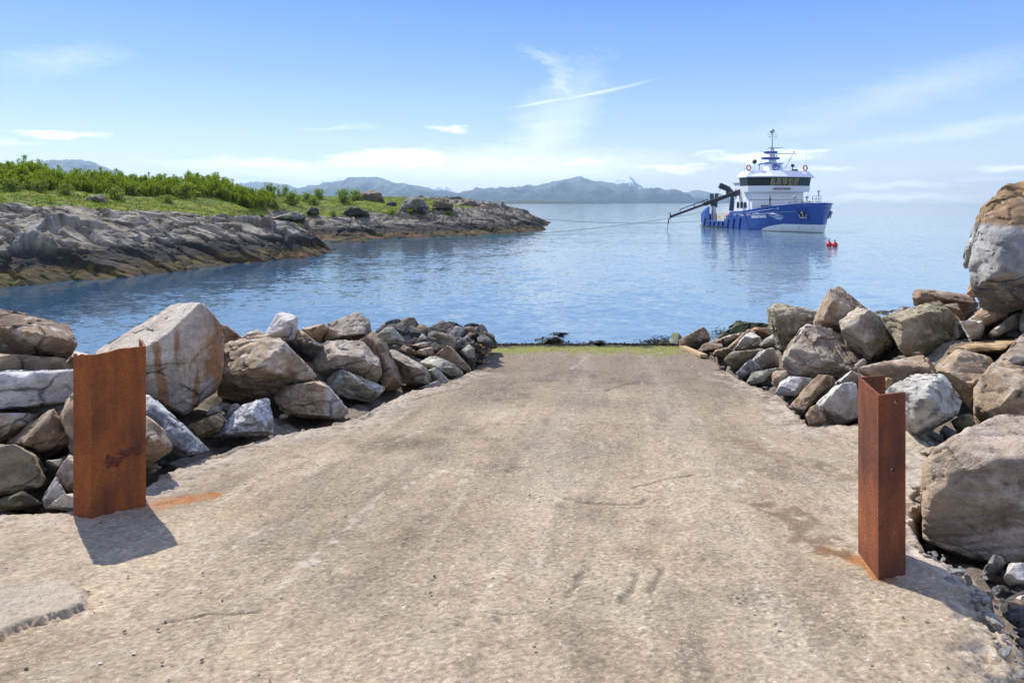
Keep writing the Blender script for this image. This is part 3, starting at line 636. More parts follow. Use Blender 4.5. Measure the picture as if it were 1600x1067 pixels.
rock('pale rough stone below the orange topped stone', 'pale', 22, 1.2, [(1143, 548), (1155, 535), (1165, 522), (1176, 519), (1191, 527), (1182, 546), (1160, 549)], group=RB_)
rock('grey brown round stone beside the kelp ledge', 'pink', 24.2, 1.2, [(1125, 530), (1148, 520), (1163, 519), (1150, 536), (1128, 543)], group=RB_, sub=4)
rock('brown low stone behind the wooden plank', 'brown', 23.2, 1.0, [(1091, 547), (1099, 537), (1111, 534), (1131, 538), (1127, 547), (1105, 551)], group=RB_, sub=4)
rock('rust brown stone behind the low stone by the plank', 'brown', 24.2, .9, [(1112, 535), (1119, 528), (1129, 530), (1129, 543), (1115, 541)], group=RB_, sub=4)
rock('stubby stone between the pale rough stone and the notched boulder', 'pale', 21.8, .8, [(1173, 544), (1177, 533), (1190, 530), (1191, 542)], group=RB_, sub=4)
rock('grey stone wedged under the left of the notched boulder', 'lichen', 21.2, 1.0, [(1186, 542), (1199, 525), (1213, 521), (1217, 536), (1201, 544)], group=RB_, sub=4)
rock('brown row stone above the dark shaded wedge', 'brown', 21.4, .8, [(1110, 556), (1118, 546), (1140, 542), (1147, 548), (1130, 560)], group=RB_, sub=4)
rock('dark shaded wedge overhanging the right ramp edge', 'olive', 19, 1.4, [(1130, 562), (1145, 549), (1160, 545), (1185, 544), (1194, 547), (1177, 561), (1161, 575), (1147, 580), (1139, 570)], [(1140, 556, -.6), (1170, 549, -.6), (1150, 575, .2)], group=RB_)
rock('light grey stone with dark patch right of the shaded wedge', 'pale', 18.1, 1.2, [(1170, 566), (1189, 548), (1208, 544), (1217, 555), (1217, 572), (1195, 581), (1180, 577)], group=RB_)
rock('blue grey stone at the right ramp edge before the light grey one', 'slate', 17.1, .9, [(1150, 584), (1160, 570), (1172, 562), (1184, 567), (1192, 578), (1170, 593), (1155, 595)], group=RB_)
rock('green grey flat stone next along the right ramp edge', 'lichen', 16.4, .9, [(1165, 599), (1175, 582), (1186, 580), (1200, 576), (1217, 574), (1216, 592), (1195, 600), (1176, 602)], group=RB_)
rock('small brown stone between the green grey and pale speckled ones', 'tan', 15.7, .7, [(1205, 588), (1211, 579), (1229, 579), (1234, 588), (1223, 603), (1213, 609), (1207, 600)], group=RB_, sub=4)
rock('pale speckled block low at the right ramp edge', 'white', 14.9, 1.0, [(1211, 613), (1219, 595), (1234, 588), (1256, 588), (1269, 592), (1260, 607), (1240, 619), (1217, 619)], group=RB_, paint=lambda pw, c, g, s: c * .85)
rock('notched brown boulder standing tall at the water on the right', 'olive', 19.5, 1.8, [(1201, 482), (1207, 474), (1217, 473), (1228, 479), (1250, 484), (1279, 485), (1277, 502), (1268, 520), (1245, 530), (1228, 545), (1214, 545), (1210, 528), (1207, 512), (1203, 500)],
     [(1212, 482, -.6), (1245, 490, -.2), (1222, 520, -.7), (1225, 540, -.4), (1262, 498, -.5), (1240, 505, -.5)], group=RB_, sub=6, rough=1.5)
rock('rounded topmost brown boulder on the right bank skyline', 'tan', 17.8, 1.9, [(1269, 506), (1277, 485), (1289, 461), (1300, 452), (1311, 453), (1330, 464), (1345, 477), (1356, 492), (1335, 516), (1320, 527), (1300, 523), (1275, 514)],
     [(1300, 470, -.7), (1285, 500, -.7), (1318, 510, -.6), (1330, 485, -.6)], group=RB_, sub=6, paint=lambda pw, c, g, s: c * .85)
rock('light faceted boulder leaning right of the topmost brown boulder', 'pink', 16.4, 1.9, [(1309, 507), (1320, 490), (1342, 476), (1365, 489), (1382, 500), (1396, 526), (1401, 542), (1385, 552), (1365, 566), (1345, 558), (1325, 542), (1316, 526)],
     [(1342, 486, -.6), (1345, 523, -.95), (1322, 506, -.5), (1388, 530, -.6), (1360, 550, -.6), (1375, 510, -.6)], group=RB_, sub=6)
rock('broad layered slab carrying the topmost boulders on the right', 'pink', 16.8, 2.2, [(1222, 562), (1228, 545), (1243, 520), (1255, 510), (1272, 512), (1320, 524), (1347, 550), (1364, 566), (1352, 582), (1335, 593), (1310, 591), (1275, 593), (1250, 590), (1228, 582)],
     [(1240, 560, -1.0), (1300, 565, -1.2), (1250, 585, -.7), (1332, 578, -.8), (1258, 520, -.3), (1290, 584, -.8)], group=RB_, sub=7, strata=(.35, -.3, 1), rough=1.2)
rock('brown tooth shaped boulder standing on the right ramp edge', 'brown', 12.9, 1.1, [(1228, 643), (1245, 620), (1262, 597), (1285, 585), (1301, 587), (1305, 600), (1291, 612), (1281, 627), (1262, 648), (1240, 648)], [(1285, 592, -.4), (1268, 615, -.6), (1255, 640, -.5), (1240, 638, -.3)], group=RB_, sub=6)
rock('large pale speckled boulder beside the right steel post', 'white', 11.8, 1.3, [(1268, 640), (1290, 612), (1310, 599), (1331, 595), (1340, 605), (1346, 620), (1346, 646), (1332, 660), (1310, 660), (1295, 672), (1270, 668)], [(1310, 608, -.5), (1330, 620, -.5), (1320, 650, -.5), (1290, 640, -.5)], group=RB_, sub=6, sharp=90, paint=lambda pw, c, g, s: c * np.array((.86, .84, .8)))
rock('small brown knob stone in front of the large pale speckled boulder', 'brown', 11.2, .6, [(1258, 652), (1264, 638), (1275, 631), (1286, 640), (1290, 656), (1283, 669), (1266, 670)], group=RB_, sharp=60)
rock('pale grey stone behind the large pale speckled boulder', 'pale', 13.8, 1.1, [(1300, 602), (1315, 590), (1330, 578), (1346, 587), (1353, 602), (1345, 613), (1310, 606)], group=RB_)
rock('olive block with slanting grooves under the long brown stone', 'olive', 15.4, 1.9, [(1380, 500), (1404, 488), (1425, 481), (1462, 472), (1473, 475), (1491, 497), (1501, 508), (1512, 526), (1491, 537), (1470, 547), (1445, 561), (1420, 558), (1404, 541), (1393, 525)],
     [(1410, 540, -.8), (1492, 524, -.6), (1410, 500, -.7), (1466, 485, -.6), (1440, 548, -.6)], group=RB_, sub=6, strata=(.72, -.1, .69), rough=1.3)
rock('long brown stone lying on top of the olive grooved block', 'brown', 17.4, 1.6, [(1426, 464), (1432, 453), (1447, 450), (1470, 455), (1500, 461), (1526, 463), (1528, 478), (1515, 493), (1495, 498), (1460, 480), (1430, 481)], [(1435, 466, -.5), (1470, 465, -.6), (1515, 473, -.6)], group=RB_, sub=6)
rock('brown cut block between the long brown stone and the grooved block', 'brown', 16.6, 1.0, [(1472, 476), (1495, 474), (1503, 485), (1510, 502), (1488, 502)], group=RB_)
rock('grey boulder back behind the grooved block on the skyline', 'grey', 17, 1.6, [(1375, 503), (1394, 487), (1412, 479), (1434, 480), (1432, 502), (1390, 518)], group=RB_, paint=lambda pw, c, g, s: c * .6)
rock('orange stone peeping out under the giant overhanging boulder', 'orange', 17.8, .8, [(1508, 468), (1516, 438), (1523, 446), (1530, 464)], group=RB_, sub=4)
rock('layered cream and black stone under the giant boulder', 'rusty', 14.9, 1.4, [(1505, 503), (1524, 490), (1540, 477), (1561, 482), (1585, 482), (1582, 500), (1556, 510), (1540, 515), (1528, 506)], [(1540, 487, -.6), (1560, 490, -.6), (1540, 506, -.4)], group=RB_, strata=(.4, 0, 1))
rock('white slab stone under the layered cream stone', 'white', 14.3, 1.3, [(1498, 502), (1520, 501), (1536, 502), (1540, 515), (1537, 528), (1515, 530), (1506, 517)], group=RB_)
rock('grey brown stone slanting up below the giant boulder', 'pink', 14.1, 1.1, [(1542, 525), (1560, 510), (1580, 491), (1600, 486), (1600, 512), (1572, 528), (1550, 530)], group=RB_)
rock('greenish block at the right margin under the giant boulder', 'lichen', 14.2, 1.4, [(1588, 510), (1598, 480), (1650, 478), (1650, 532), (1592, 526)], group=RB_)
def giant(pw, c, g, size):
    py = HZ + (CH - pw[:, 2]) / pw[:, 1] * F + 9 * fbm(g * 5, 4, 3)
    px = 800 + pw[:, 0] / pw[:, 1] * F
    nb = fbm(g * 7, 5, 21, .6)
    brown = mixc((.30, .20, .11), (.19, .125, .075), sstep(-.4, .4, nb))
    brown = mixc2(brown, (.36, .21, .08), sstep(1575, 1605, px) * sstep(320, 295, py) if False else sstep(1575, 1605, px) * (1 - sstep(300, 325, py)))
    lite = mixc((.24, .24, .235), (.40, .39, .37), sstep(-.3, .5, nb))
    lite = mixc2(lite, (.24, .24, .25), sstep(.25, .5, fbm(g * 4, 4, 33)))
    dark = mixc((.11, .105, .10), (.24, .22, .195), sstep(-.1, .6, nb))
    a = sstep(346, 358, py - (px - 1560) * .05 + 10 * sstep(1530, 1545, px) * 0)
    b_ = sstep(425, 446, py)
    out = brown * (1 - a)[:, None] + lite * a[:, None]
    return out * (1 - b_)[:, None] + dark * b_[:, None]
rock('giant boulder towering at the right margin, brown top over grey face', 'grey', 13.6, 3.4, [(1516, 352), (1527, 340), (1537, 332), (1540, 318), (1550, 308), (1566, 296), (1580, 291), (1600, 287), (1690, 278), (1760, 330), (1760, 440), (1700, 482), (1600, 489), (1562, 488), (1538, 483), (1528, 470), (1524, 452), (1514, 435), (1509, 414), (1512, 393)],
     [(1560, 358, -1.2), (1620, 352, -1.6), (1552, 436, -1.3), (1640, 440, -1.7), (1556, 318, -.5), (1620, 310, -.7), (1560, 480, -.3)], group=RB_, sub=7, paint=giant, rough=.95, strata=(.1, 0, 1), sharp=60)
rock('tan slab behind the top of the right steel post', 'tan', 13.2, 1.6, [(1346, 574), (1365, 566), (1410, 559), (1438, 556), (1461, 565), (1466, 582), (1462, 604), (1410, 614), (1380, 604), (1348, 592)], [(1365, 575, -.6), (1440, 566, -.5), (1450, 592, -.7), (1390, 598, -.6)], group=RB_, sub=6)
rock('large tan boulder with cracked corner above the white rock', 'tan', 12.2, 2.0, [(1460, 572), (1475, 555), (1500, 542), (1530, 549), (1552, 559), (1558, 582), (1542, 604), (1527, 628), (1519, 638), (1500, 624), (1484, 602), (1468, 586)], [(1476, 580, -.6), (1520, 604, -.9), (1535, 570, -.6), (1500, 556, -.5)], group=RB_, sub=6)
rock('grey brown boulder at the right margin above the pierced boulder', 'pink', 12, 2.0, [(1552, 568), (1570, 550), (1600, 520), (1680, 512), (1690, 560), (1600, 580), (1572, 575)], [(1590, 548, -.6), (1575, 566, -.6), (1640, 545, -.7)], group=RB_, sub=6)
rock('flat ochre earth coloured stone below the white slab', 'ochre', 13.1, 1.2, [(1482, 552), (1492, 543), (1515, 534), (1560, 531), (1590, 533), (1570, 552), (1530, 556)], [(1510, 546, -.4), (1560, 543, -.4)], group=RB_)
def hole(pw, c, g, size):  # shade inside a hole, painted as a near-black spot on the stone
    px = 800 + pw[:, 0] / pw[:, 1] * F; py = HZ + (CH - pw[:, 2]) / pw[:, 1] * F
    return mixc2(c, (.02, .016, .012), 1 - sstep(.7, 1.15, np.hypot((px - 1593) / 6, (py - 616) / 5.5)))
rock('pierced tan boulder with a dark hole at the right margin', 'tan', 10.6, 1.6, [(1518, 645), (1522, 610), (1530, 594), (1545, 570), (1556, 566), (1600, 577), (1690, 588), (1690, 668), (1600, 668), (1550, 662), (1530, 668)], [(1527, 612, -.3), (1560, 612, -.7), (1620, 600, -.7), (1540, 650, -.5), (1620, 655, -.5)], group=RB_, sub=6, paint=hole, strata=(-.15, 0, 1))
rock('white crystalline rock right behind the right steel post', 'white', 10.2, 1.3, [(1378, 612), (1400, 600), (1415, 590), (1437, 583), (1470, 586), (1483, 600), (1485, 619), (1499, 626), (1501, 638), (1491, 653), (1460, 667), (1440, 677), (1424, 677), (1398, 652), (1385, 632)],
     [(1445, 600, -.4), (1445, 622, -.65), (1478, 636, -.55), (1415, 642, -.6), (1438, 668, -.5)], group=RB_, sub=6, rough=1.5,
     paint=lambda pw, c, g, s: mixc2(c * np.array((.80, .78, .72)), (.17, .17, .165), sstep(.1, .5, fbm(g * 9, 4, 3)) * .8))
rock('mossy stone in the gap right of the white rock', 'moss', 10.4, .8, [(1485, 657), (1508, 645), (1521, 650), (1524, 668), (1515, 680), (1494, 675)], group=RB_, paint=lambda pw, c, g, s: c * 1.3)
rock('black smooth stone deep in the gap under the white rock', 'dark', 10.0, .6, [(1468, 675), (1478, 664), (1492, 677), (1507, 683), (1490, 691), (1472, 688)], group=RB_, sub=4)
rock('orange brown stone peeping over the top of the right steel post', 'ochre', 11.7, .8, [(1355, 596), (1372, 586), (1391, 591), (1402, 606), (1385, 612), (1358, 610)], group=RB_, paint=lambda pw, c, g, s: c * 1.2)
rock('small tan flake stone above the big foreground boulder', 'tan', 9.1, .5, [(1436, 708), (1455, 697), (1478, 697), (1484, 706), (1460, 715)], group=RB_, sub=4)
rock('big smooth brown boulder in the right foreground', 'pink', 6.75, 1.6, [(1436, 745), (1440, 720), (1448, 705), (1490, 700), (1520, 680), (1537, 664), (1552, 655), (1600, 654), (1760, 654), (1800, 700), (1800, 880), (1640, 886), (1590, 881), (1550, 878), (1500, 870), (1455, 852), (1440, 836), (1435, 800)],
     [(1503, 711, -.5), (1560, 712, -.75), (1700, 712, -.8), (1458, 775, -.45), (1450, 830, -.35), (1500, 862, -.6), (1600, 870, -.75), (1700, 870, -.75)], group=RB_, sub=7, strata=(.04, 0, 1), rough=.7, sharp=90,
     paint=lambda pw, c, g, s: mixc2(c * np.array((.88, .84, .82)), (.42, .29, .17), (1 - sstep(1445, 1500, 800 + pw[:, 0] / pw[:, 1] * F)) * .45))
rock('small tan stone squeezed between the right post and the big brown boulder', 'tan', 7.0, .35, [(1417, 802), (1424, 788), (1438, 786), (1442, 826), (1425, 824), (1419, 814)], group=RB_, sub=4)
rock('dark upright wedge under the big brown foreground boulder', 'dark', 5.75, .3, [(1532, 901), (1541, 880), (1552, 865), (1568, 869), (1570, 882), (1562, 900), (1548, 908)], group=RB_, sub=4, paint=lambda pw, c, g, s: c * 1.6)
rock('light grey stone at the right margin under the big brown boulder', 'pale', 5.6, .35, [(1566, 902), (1576, 880), (1592, 877), (1625, 880), (1625, 915), (1580, 920)], group=RB_, sub=4)
rock('pale lump at the right margin over the dark rubble', 'pale', 5.3, .3, [(1576, 945), (1586, 930), (1620, 922), (1625, 955), (1590, 962)], group=RB_, sub=4)

# ---- knolls of bare rock on the far headland
HG = 'bare rock knolls on the far headland'
for lab, kind, Y, t, poly in (
  ('domed rock knoll with scrub highest on the far headland', 'pink', 132, 5, [(552, 322), (560, 306), (570, 300), (582, 297), (594, 301), (602, 314), (598, 324)]),
  ('big grey rounded rock knoll in the middle of the far headland', 'grey', 122, 5, [(622, 330), (630, 314), (645, 308), (660, 312), (670, 326), (664, 336), (640, 336)]),
  ('low dark outcrop in the grass left of the big grey knoll', 'dark', 112, 5, [(532, 334), (548, 323), (562, 324), (578, 334), (575, 338), (545, 338)]),
  ('small dark outcrop standing in the grass of the far headland', 'dark', 106, 2, [(478, 332), (488, 323), (496, 326), (500, 334), (490, 336)]),
  ('small brown outcrop right of the big grey knoll', 'brown', 128, 4, [(672, 326), (680, 314), (692, 310), (706, 317), (708, 328)]),
  ('tan outcrop behind the small brown one on the far headland', 'pink', 140, 5, [(704, 324), (718, 313), (738, 312), (752, 320), (756, 330)]),
  ('long low grey outcrop at the grass edge by the inlet', 'grey', 101, 4, [(428, 341), (445, 333), (468, 331), (482, 338), (478, 344), (440, 346)]),
  ('boulder in the green turf above the near rocks', 'pink', 67, 2.5, [(128, 322), (136, 309), (150, 306), (166, 309), (170, 319), (150, 326)]),
  ('thin dark outcrop beside the domed scrub knoll', 'dark', 128, 3, [(600, 322), (608, 314), (618, 316), (622, 326)]),
):
    rock(lab, kind, Y, t, poly, group=HG, sub=4, support=False, name='rock_knoll', chips=20, rough=2.2, paint=(lambda pw, c, g, s: mixc2(c * .52, (.10, .13, .025), sstep(.15, .5, fbm(g * 3, 3, 4)) * .7)))
# ================================================================ concrete ramp
def poly_sd(X, Y, poly):
    """signed distance, negative inside"""
    d = np.full(X.shape, 1e9); inside = np.zeros(X.shape, bool); n = len(poly)
    for i in range(n):
        ax, ay = poly[i]; bx, by = poly[(i + 1) % n]
        ex, ey = bx - ax, by - ay
        t = np.clip(((X - ax) * ex + (Y - ay) * ey) / (ex * ex + ey * ey + 1e-12), 0, 1)
        d = np.minimum(d, np.hypot(X - ax - t * ex, Y - ay - t * ey))
        c = ((ay > Y) != (by > Y)) & (X < (bx - ax) * (Y - ay) / ((by - ay) if by != ay else 1e-12) + ax)
        inside ^= c
    return np.where(inside, -d, d)
left_e = [G(*q) for q in ((772, 546), (735, 582), (690, 602), (640, 612), (556, 655), (470, 676), (400, 690), (330, 712), (260, 742), (225, 765), (110, 800), (0, 805))]
right_e = [G(*q) for q in ((1602, 1067), (1590, 1010), (1560, 965), (1548, 935), (1530, 905), (1500, 880), (1436, 850), (1425, 775), (1450, 758), (1456, 700), (1430, 672), (1370, 665), (1262, 668), (1215, 618), (1150, 592), (1112, 562), (1068, 546))]
RAMP = [(-9, left_e[-1][1])] + [(-9.0, -8.0), (2.75, -8.0), (2.75, 3.3)] + [tuple(p) for p in right_e] + [(6.9, 29.), (-.9, 29.)] + [tuple(p) for p in left_e]
xs = np.arange(-9, 9, .021)
ys = [-7.9]
while ys[-1] < 29: 
    y = ys[-1]; ys.append(y + (.5 if y < 1.5 else .05 if y < 3.4 else max(.014, .0022 * y)))
ys = np.array(ys)
XX, YY = np.meshgrid(xs, ys); shp = XX.shape
x = XX.ravel(); y = YY.ravel()
wv = np.stack([x, y, x * 0], 1)
n1 = fbm(wv * 1.1, 4, 3); n2 = fbm(wv * 5, 4, 9)
sd_ = poly_sd(x, y, RAMP) + n1 * .12 + n2 * .05
keep = sd_ < .35
inv = np.full(len(x), -1); sel = np.nonzero(sd_ < .45)[0]; inv[sel] = np.arange(len(sel)); KEEP = keep
x = x[sel]; y = y[sel]; wv = wv[sel]; n1 = n1[sel]; n2 = n2[sel]; sd_ = sd_[sel]
# direction down the ramp: fan shaped tyre and scraper tracks
dx, dy = .145, .989
u = x * dy - y * dx; v = x * dx + y * dy
tr = fbm(np.stack([u * 6, v * .45, u * 0], 1), 4, 21)          # drag marks running downhill
tr2 = fbm(np.stack([u * 2.2 + 5, v * .3, u * 0], 1), 3, 25)
gr = fbm(wv * 28, 3, 31, .6)                                   # exposed aggregate
f1, f2, rid, off = voronoi(wv * np.array((46, 46, 0)) + np.array((0, 0, .5)), 5)
stone = (rid[:, 0] > .60) * (1 - sstep(.22, .42, f1))           # single stones of the mix standing proud
broad = fbm(wv * .45, 4, 41); patch = fbm(wv * 1.7, 5, 43, .6)
z = ramp_z(y) + .035 * fbm(wv * .5, 3, 50) + .012 * fbm(wv * 2.2, 3, 51) + .004 * patch + .0016 * gr + .003 * stone * rid[:, 1] + .006 * tr
A = np.array((.322, .268, .194)); Bc = np.array((.195, .156, .108)); Gy = np.array((.285, .260, .208)); Lt = np.array((.44, .398, .318))
c = mixc(A, Bc, sstep(-.1, .75, broad * .8 + patch * .5 + .2 * tr2))
c = mixc2(c, Gy, sstep(.05, .75, fbm(wv * .9 + 30, 5, 61, .6)) * .5)
c = mixc2(c, (.37, .275, .19), sstep(.2, .75, fbm(wv * .8 + 60, 4, 63)) * .45)
c = mixc2(c, Lt, sstep(.15, .8, tr * .7 + .45 * patch + .3 * gr) * .5)
mott = fbm(wv * np.array((7, 4, 1)), 4, 67, .65); c = c * (1 + .16 * mott)[:, None]
c = mixc2(c, (.155, .125, .10), sstep(.35, .75, fbm(wv * np.array((11, 8, 1)), 4, 68, .65)) * .55)
c = mixc2(c, (.175, .14, .108), sstep(.12, .7, fbm(np.stack([u * 3 + 9, v * .5, u * 0], 1), 4, 65)) * .55)
sw = fbm(np.stack([u * .9 + 3, v * .16, u * 0], 1), 4, 101, .55); c = c * (1 + .26 * sw + .20 * fbm(wv * .32 + 7, 3, 103))[:, None]
# wetter, darker lower half
low = sstep(8.5, 17, y + 1.5 * broad)
c = c * (1 - .36 * low)[:, None]
fr = sstep(18.5, 18.9, y + .25 * fbm(wv * np.array((.6, 0, 0)), 2, 3) - x * .0)
c = mixc2(c, (.20, .16, .12), fr * .65)
z = z - .03 * fr
jl = np.abs(y + .25 * fbm(wv * np.array((.6, 0, 0)), 2, 3) - 18.7); z = z - .03 * (1 - sstep(.02, .10, jl)) * (n1 > -.35)
for off_, wd in ((-1.15, .34), (.75, .34)):                      # worn wheel tracks
    cx_ = .35 + off_ + .12 * fbm(np.stack([v * .25, v * 0 + off_, v * 0], 1), 2, 95)
    tk = np.exp(-((u - cx_) / wd) ** 2) * sstep(-.6, .35, tr2 + .3 * patch)
    c = mixc2(c, (.42, .385, .34), tk * .20); z = z - .012 * tk
hair = 1 - sstep(0, .012, np.abs(fbm(wv * .55 + 140, 4, 97, .55))); c = mixc2(c, (.09, .075, .06), hair * .55 * (n1 > -.2)); z = z - .008 * hair
for jy in (11.2, 14.9):                                           # pour joints
    jl_ = 1 - sstep(.010, .028, np.abs(y - jy + .10 * x * .1 + .03 * n2 + .06 * n1)); jl_ = jl_ * sstep(-.5, .1, n1 + .3 * n2)
    c = mixc2(c, (.10, .085, .07), jl_ * .6); z = z - .012 * jl_
# stones: light and dark grains
c = mixc2(c, (.56, .53, .47), stone * (rid[:, 2] > .66) * .75)
c = mixc2(c, (.11, .10, .09), stone * (rid[:, 2] < .28) * .75)
c = c * (1 + .55 * gr)[:, None]
def line(pts, w, wob=.02):
    P_ = [G(*p) for p in pts]; d = np.full(len(x), 1e9)
    xx = x + wob * fbm(wv * 6, 2, 71) * 2; yy = y + wob * fbm(wv * 6, 2, 72) * 2
    for (ax, ay), (bx, by) in zip(P_, P_[1:]):
        ex, ey = bx - ax, by - ay; t = np.clip(((xx - ax) * ex + (yy - ay) * ey) / (ex * ex + ey * ey), 0, 1)
        d = np.minimum(d, np.hypot(xx - ax - t * ex, yy - ay - t * ey))
    return 1 - sstep(w * .4, w, d)
for pts, w in (([(885, 778), (930, 786), (1000, 785), (1010, 778)], .05), ([(912, 886), (888, 928)], .035), ([(996, 891), (973, 935)], .035), ([(1036, 886), (1015, 923)], .035), ([(990, 760), (1040, 748), (1085, 742)], .03),
               ([(690, 612), (730, 606)], .05), ([(945, 610), (975, 600), (990, 598)], .06), ([(560, 660), (600, 640), (690, 612)], .06), ([(430, 682), (380, 700), (330, 716)], .06), ([(750, 578), (790, 574), (850, 578)], .05), ([(255, 975), (330, 960), (400, 955)], .02)):
    g = line(pts, w); z = z - .018 * g; c = mixc2(c, (.13, .11, .09), g * .6)
for pts, w in (([(1185, 680), (1205, 690), (1208, 720), (1200, 726)], .05), ([(1195, 722), (1170, 740), (1145, 760)], .05), ([(600, 775), (560, 805), (425, 930)], .05), ([(310, 1020), (265, 1067)], .06), ([(920, 556), (885, 580)], .09), ([(625, 770), (640, 757), (700, 735)], .05),
               ([(1095, 655), (1190, 640), (1240, 650)], .06), ([(560, 700), (620, 690), (660, 670)], .05), ([(470, 880), (520, 850)], .07), ([(330, 870), (400, 830)], .06)):
    g = line(pts, w, .05) * sstep(-.25, .25, n2); c = mixc2(c, (.56, .53, .48), g * .36)
def spot(px, py, rx, ry): 
    gx, gy = G(px, py); return np.exp(-((x - gx) / rx) ** 2 - ((y - gy) / ry) ** 2)
rust = np.maximum.reduce([line([(226, 792), (260, 782), (330, 772)], .16, .05) * .7, line([(120, 816), (150, 812), (200, 803)], .09, .03) * .5, spot(232, 790, .16, .12) * .9, line([(1345, 884), (1320, 872), (1288, 862)], .09, .03) * 1.0, line([(1395, 912), (1372, 911), (1340, 872)], .04, .02) * .8])
c = mixc2(c, (.33, .125, .022), np.clip(rust * (1.2 + .9 * n2), 0, .92))
damp = np.maximum(line([(1288, 862), (1262, 836), (1250, 812), (1190, 790)], .22, .1) * .8, line([(1150, 690), (1240, 720), (1330, 745)], .3, .2) * .5)
c = mixc2(c, (.15, .105, .065), np.clip(damp * 1.3 * sstep(-.6, .2, n2), 0, .75))
# lighter newer slab at lower left with a broken lip
slab = [tuple(G(*q)) for q in ((-60, 925), (0, 919), (60, 911), (120, 911), (146, 924), (141, 945), (118, 957), (60, 975), (0, 1004), (-60, 1030))]
ss = poly_sd(x, y, slab) + .09 * n2 + .05 * n1 + .05 * gr; sl_in = 1 - sstep(-.012, .018, ss)
z = z + (.05 + .012 * gr + .012 * patch) * sl_in; c = mixc2(c, np.array((.37, .335, .28)), sl_in * .75); c = mixc2(c, (.30, .25, .195), sl_in * sstep(-.16, -.02, ss) * sstep(-.2, .3, n2) * .7)
# concrete spilled round the boulders along both edges: paler, lumpy
edge = sstep(-.9, -.15, sd_) * (y > 5.2) * (y < 18)
c = mixc2(c, (.47, .42, .365), edge * sstep(-.5, .4, n1 + n2) * .6); z = z + edge * (.05 * n1 + .05 * np.abs(n2))
cr_ = (y < 7.2) * (x > 2.0) * sstep(-.35, -.05, sd_)              # crumbling corner at lower right
z = z - cr_ * (.05 * np.abs(n2) * 3 + .04) ; c = mixc2(c, (.50, .48, .45), cr_ * sstep(-.2, .4, n2) * .7); c = mixc2(c, (.15, .14, .13), cr_ * sstep(.1, .5, -n2) * .7)
# green weed and bladder wrack near the water
wl = y + 1.3 * fbm(wv * np.array((.9, .5, 1)), 5, 81, .6)
alg = sstep(21.9, 23.6, wl) * sstep(-.35, .25, fbm(wv * np.array((1.6, 2.2, 1)), 5, 83, .62) + .22 + .1 * (y - 23.5))
green = mixc((.11, .155, .008), (.23, .235, .018), sstep(-.4, .5, fbm(wv * 6, 3, 85)))
c = c * (1 - .9 * alg)[:, None] + green * (.9 * alg)[:, None]
z = z + .075 * sstep(19.5, 22.5, y) + .02 * alg * fbm(wv * 9, 3, 87)
wr = sstep(24.7, 25.4, y + .7 * fbm(wv * np.array((1.5, .8, 1)), 4, 88)) * sstep(-.8, .0, n1 + .5 * n2 + .35)
c = mixc2(c, (.03, .028, .018), wr * .92); z = z + wr * .06 * np.abs(fbm(wv * 4, 3, 89)) * (y < 26.6)
# broken edge drops away
z = z - .55 * sstep(.0, .10, sd_) - .6 * sstep(.06, .35, sd_)
c = mixc2(c, (.16, .14, .12), sstep(.02, .12, sd_) * .8)
V = np.stack([x, y, z], 1); Fc = grid_faces(shp[1], shp[0])
Fc = inv[Fc[KEEP[Fc].all(1)]]
V, Fc, cc = keep_faces(V, Fc, np.ones(len(Fc), bool), c)
M_CONC = mat_attr('ramp_concrete', fine=24, bump=.006, vary=.62, rough=.92, speck=.45, grit=True)
tag(mesh_np('boat_ramp', V, Fc, M_CONC, np.clip(cc * np.array((.96, .91, .85)), .012, .78)), 'worn concrete boat ramp running down into the sea', 'ramp', kind='structure')

# ================================================================ shore under the boulders
bx = []; bz = []
for cc_, org, ext, sup in ROCKS:
    if not sup: continue
    bx.append((cc_[0], cc_[1])); bz.append(min(org[2] + .06 * ext[2], ramp_z(cc_[1]) + 1.6))
for q in left_e + right_e: bx.append(tuple(q)); bz.append(ramp_z(q[1]) - .55)
for yy in np.arange(3, 27, 1.5): bx.append((2.0 + (yy - 4) * .09, yy)); bz.append(ramp_z(yy) - .7); bx.append((-1.0 + (yy - 4) * .05, yy)); bz.append(ramp_z(yy) - .7)
for q in ((-14, 19), (-10.5, 17.2), (-12.5, 16), (-15, 14.5), (-9, 19), (-11, 19), (-13, 17), (-16, 18), (-20, 20), (-18, 14), (-22, 12), (-12, 21), (-9, 21), (-7.5, 21.5), (-6, 24), (-4, 25), (-2, 26.5), (-18, 17), (-24, 14), (-30, 10), (9, 27), (10, 25), (12.5, 23), (15, 22), (18, 21), (22, 20), (30, 18), (-14, 24), (0, 33), (-8, 29), (8, 32), (16, 27), (26, 25), (-26, 20)): bx.append(q); bz.append(-1.2)
for q in ((3.7, 4.2), (3.6, 4.8), (3.5, 3.8), (3.9, 5.3), (4.6, 5.0), (4.2, 3.6)): bx.append(q); bz.append(ramp_z(q[1]) - .42)
for q in ((6, 6), (9, 6), (9, 3), (14, 8), (6, 0), (14, 0), (14, 12)): bx.append(q); bz.append(2.2)
for q in ((10.8, 14), (12.5, 13), (14, 15), (11.5, 15.5), (10.6, 12)): bx.append(q); bz.append(3.05)
for q in ((-8, 7), (-12, 7), (-12, 0), (-12, 11)): bx.append(q); bz.append(2.2)
bx = np.array(bx); bz = np.array(bz)
xs = np.arange(-26, 26, .11); ys = np.arange(-4, 34, .11)
XX, YY = np.meshgrid(xs, ys); x = XX.ravel(); y = YY.ravel()
num = np.zeros(len(x)); den = np.zeros(len(x))
for (ax, ay), zz in zip(bx, bz):
    w = 1 / (((x - ax) ** 2 + (y - ay) ** 2) ** 1.7 + 1e-3); num += w * zz; den += w
z = num / den
wv = np.stack([x, y, x * 0], 1)
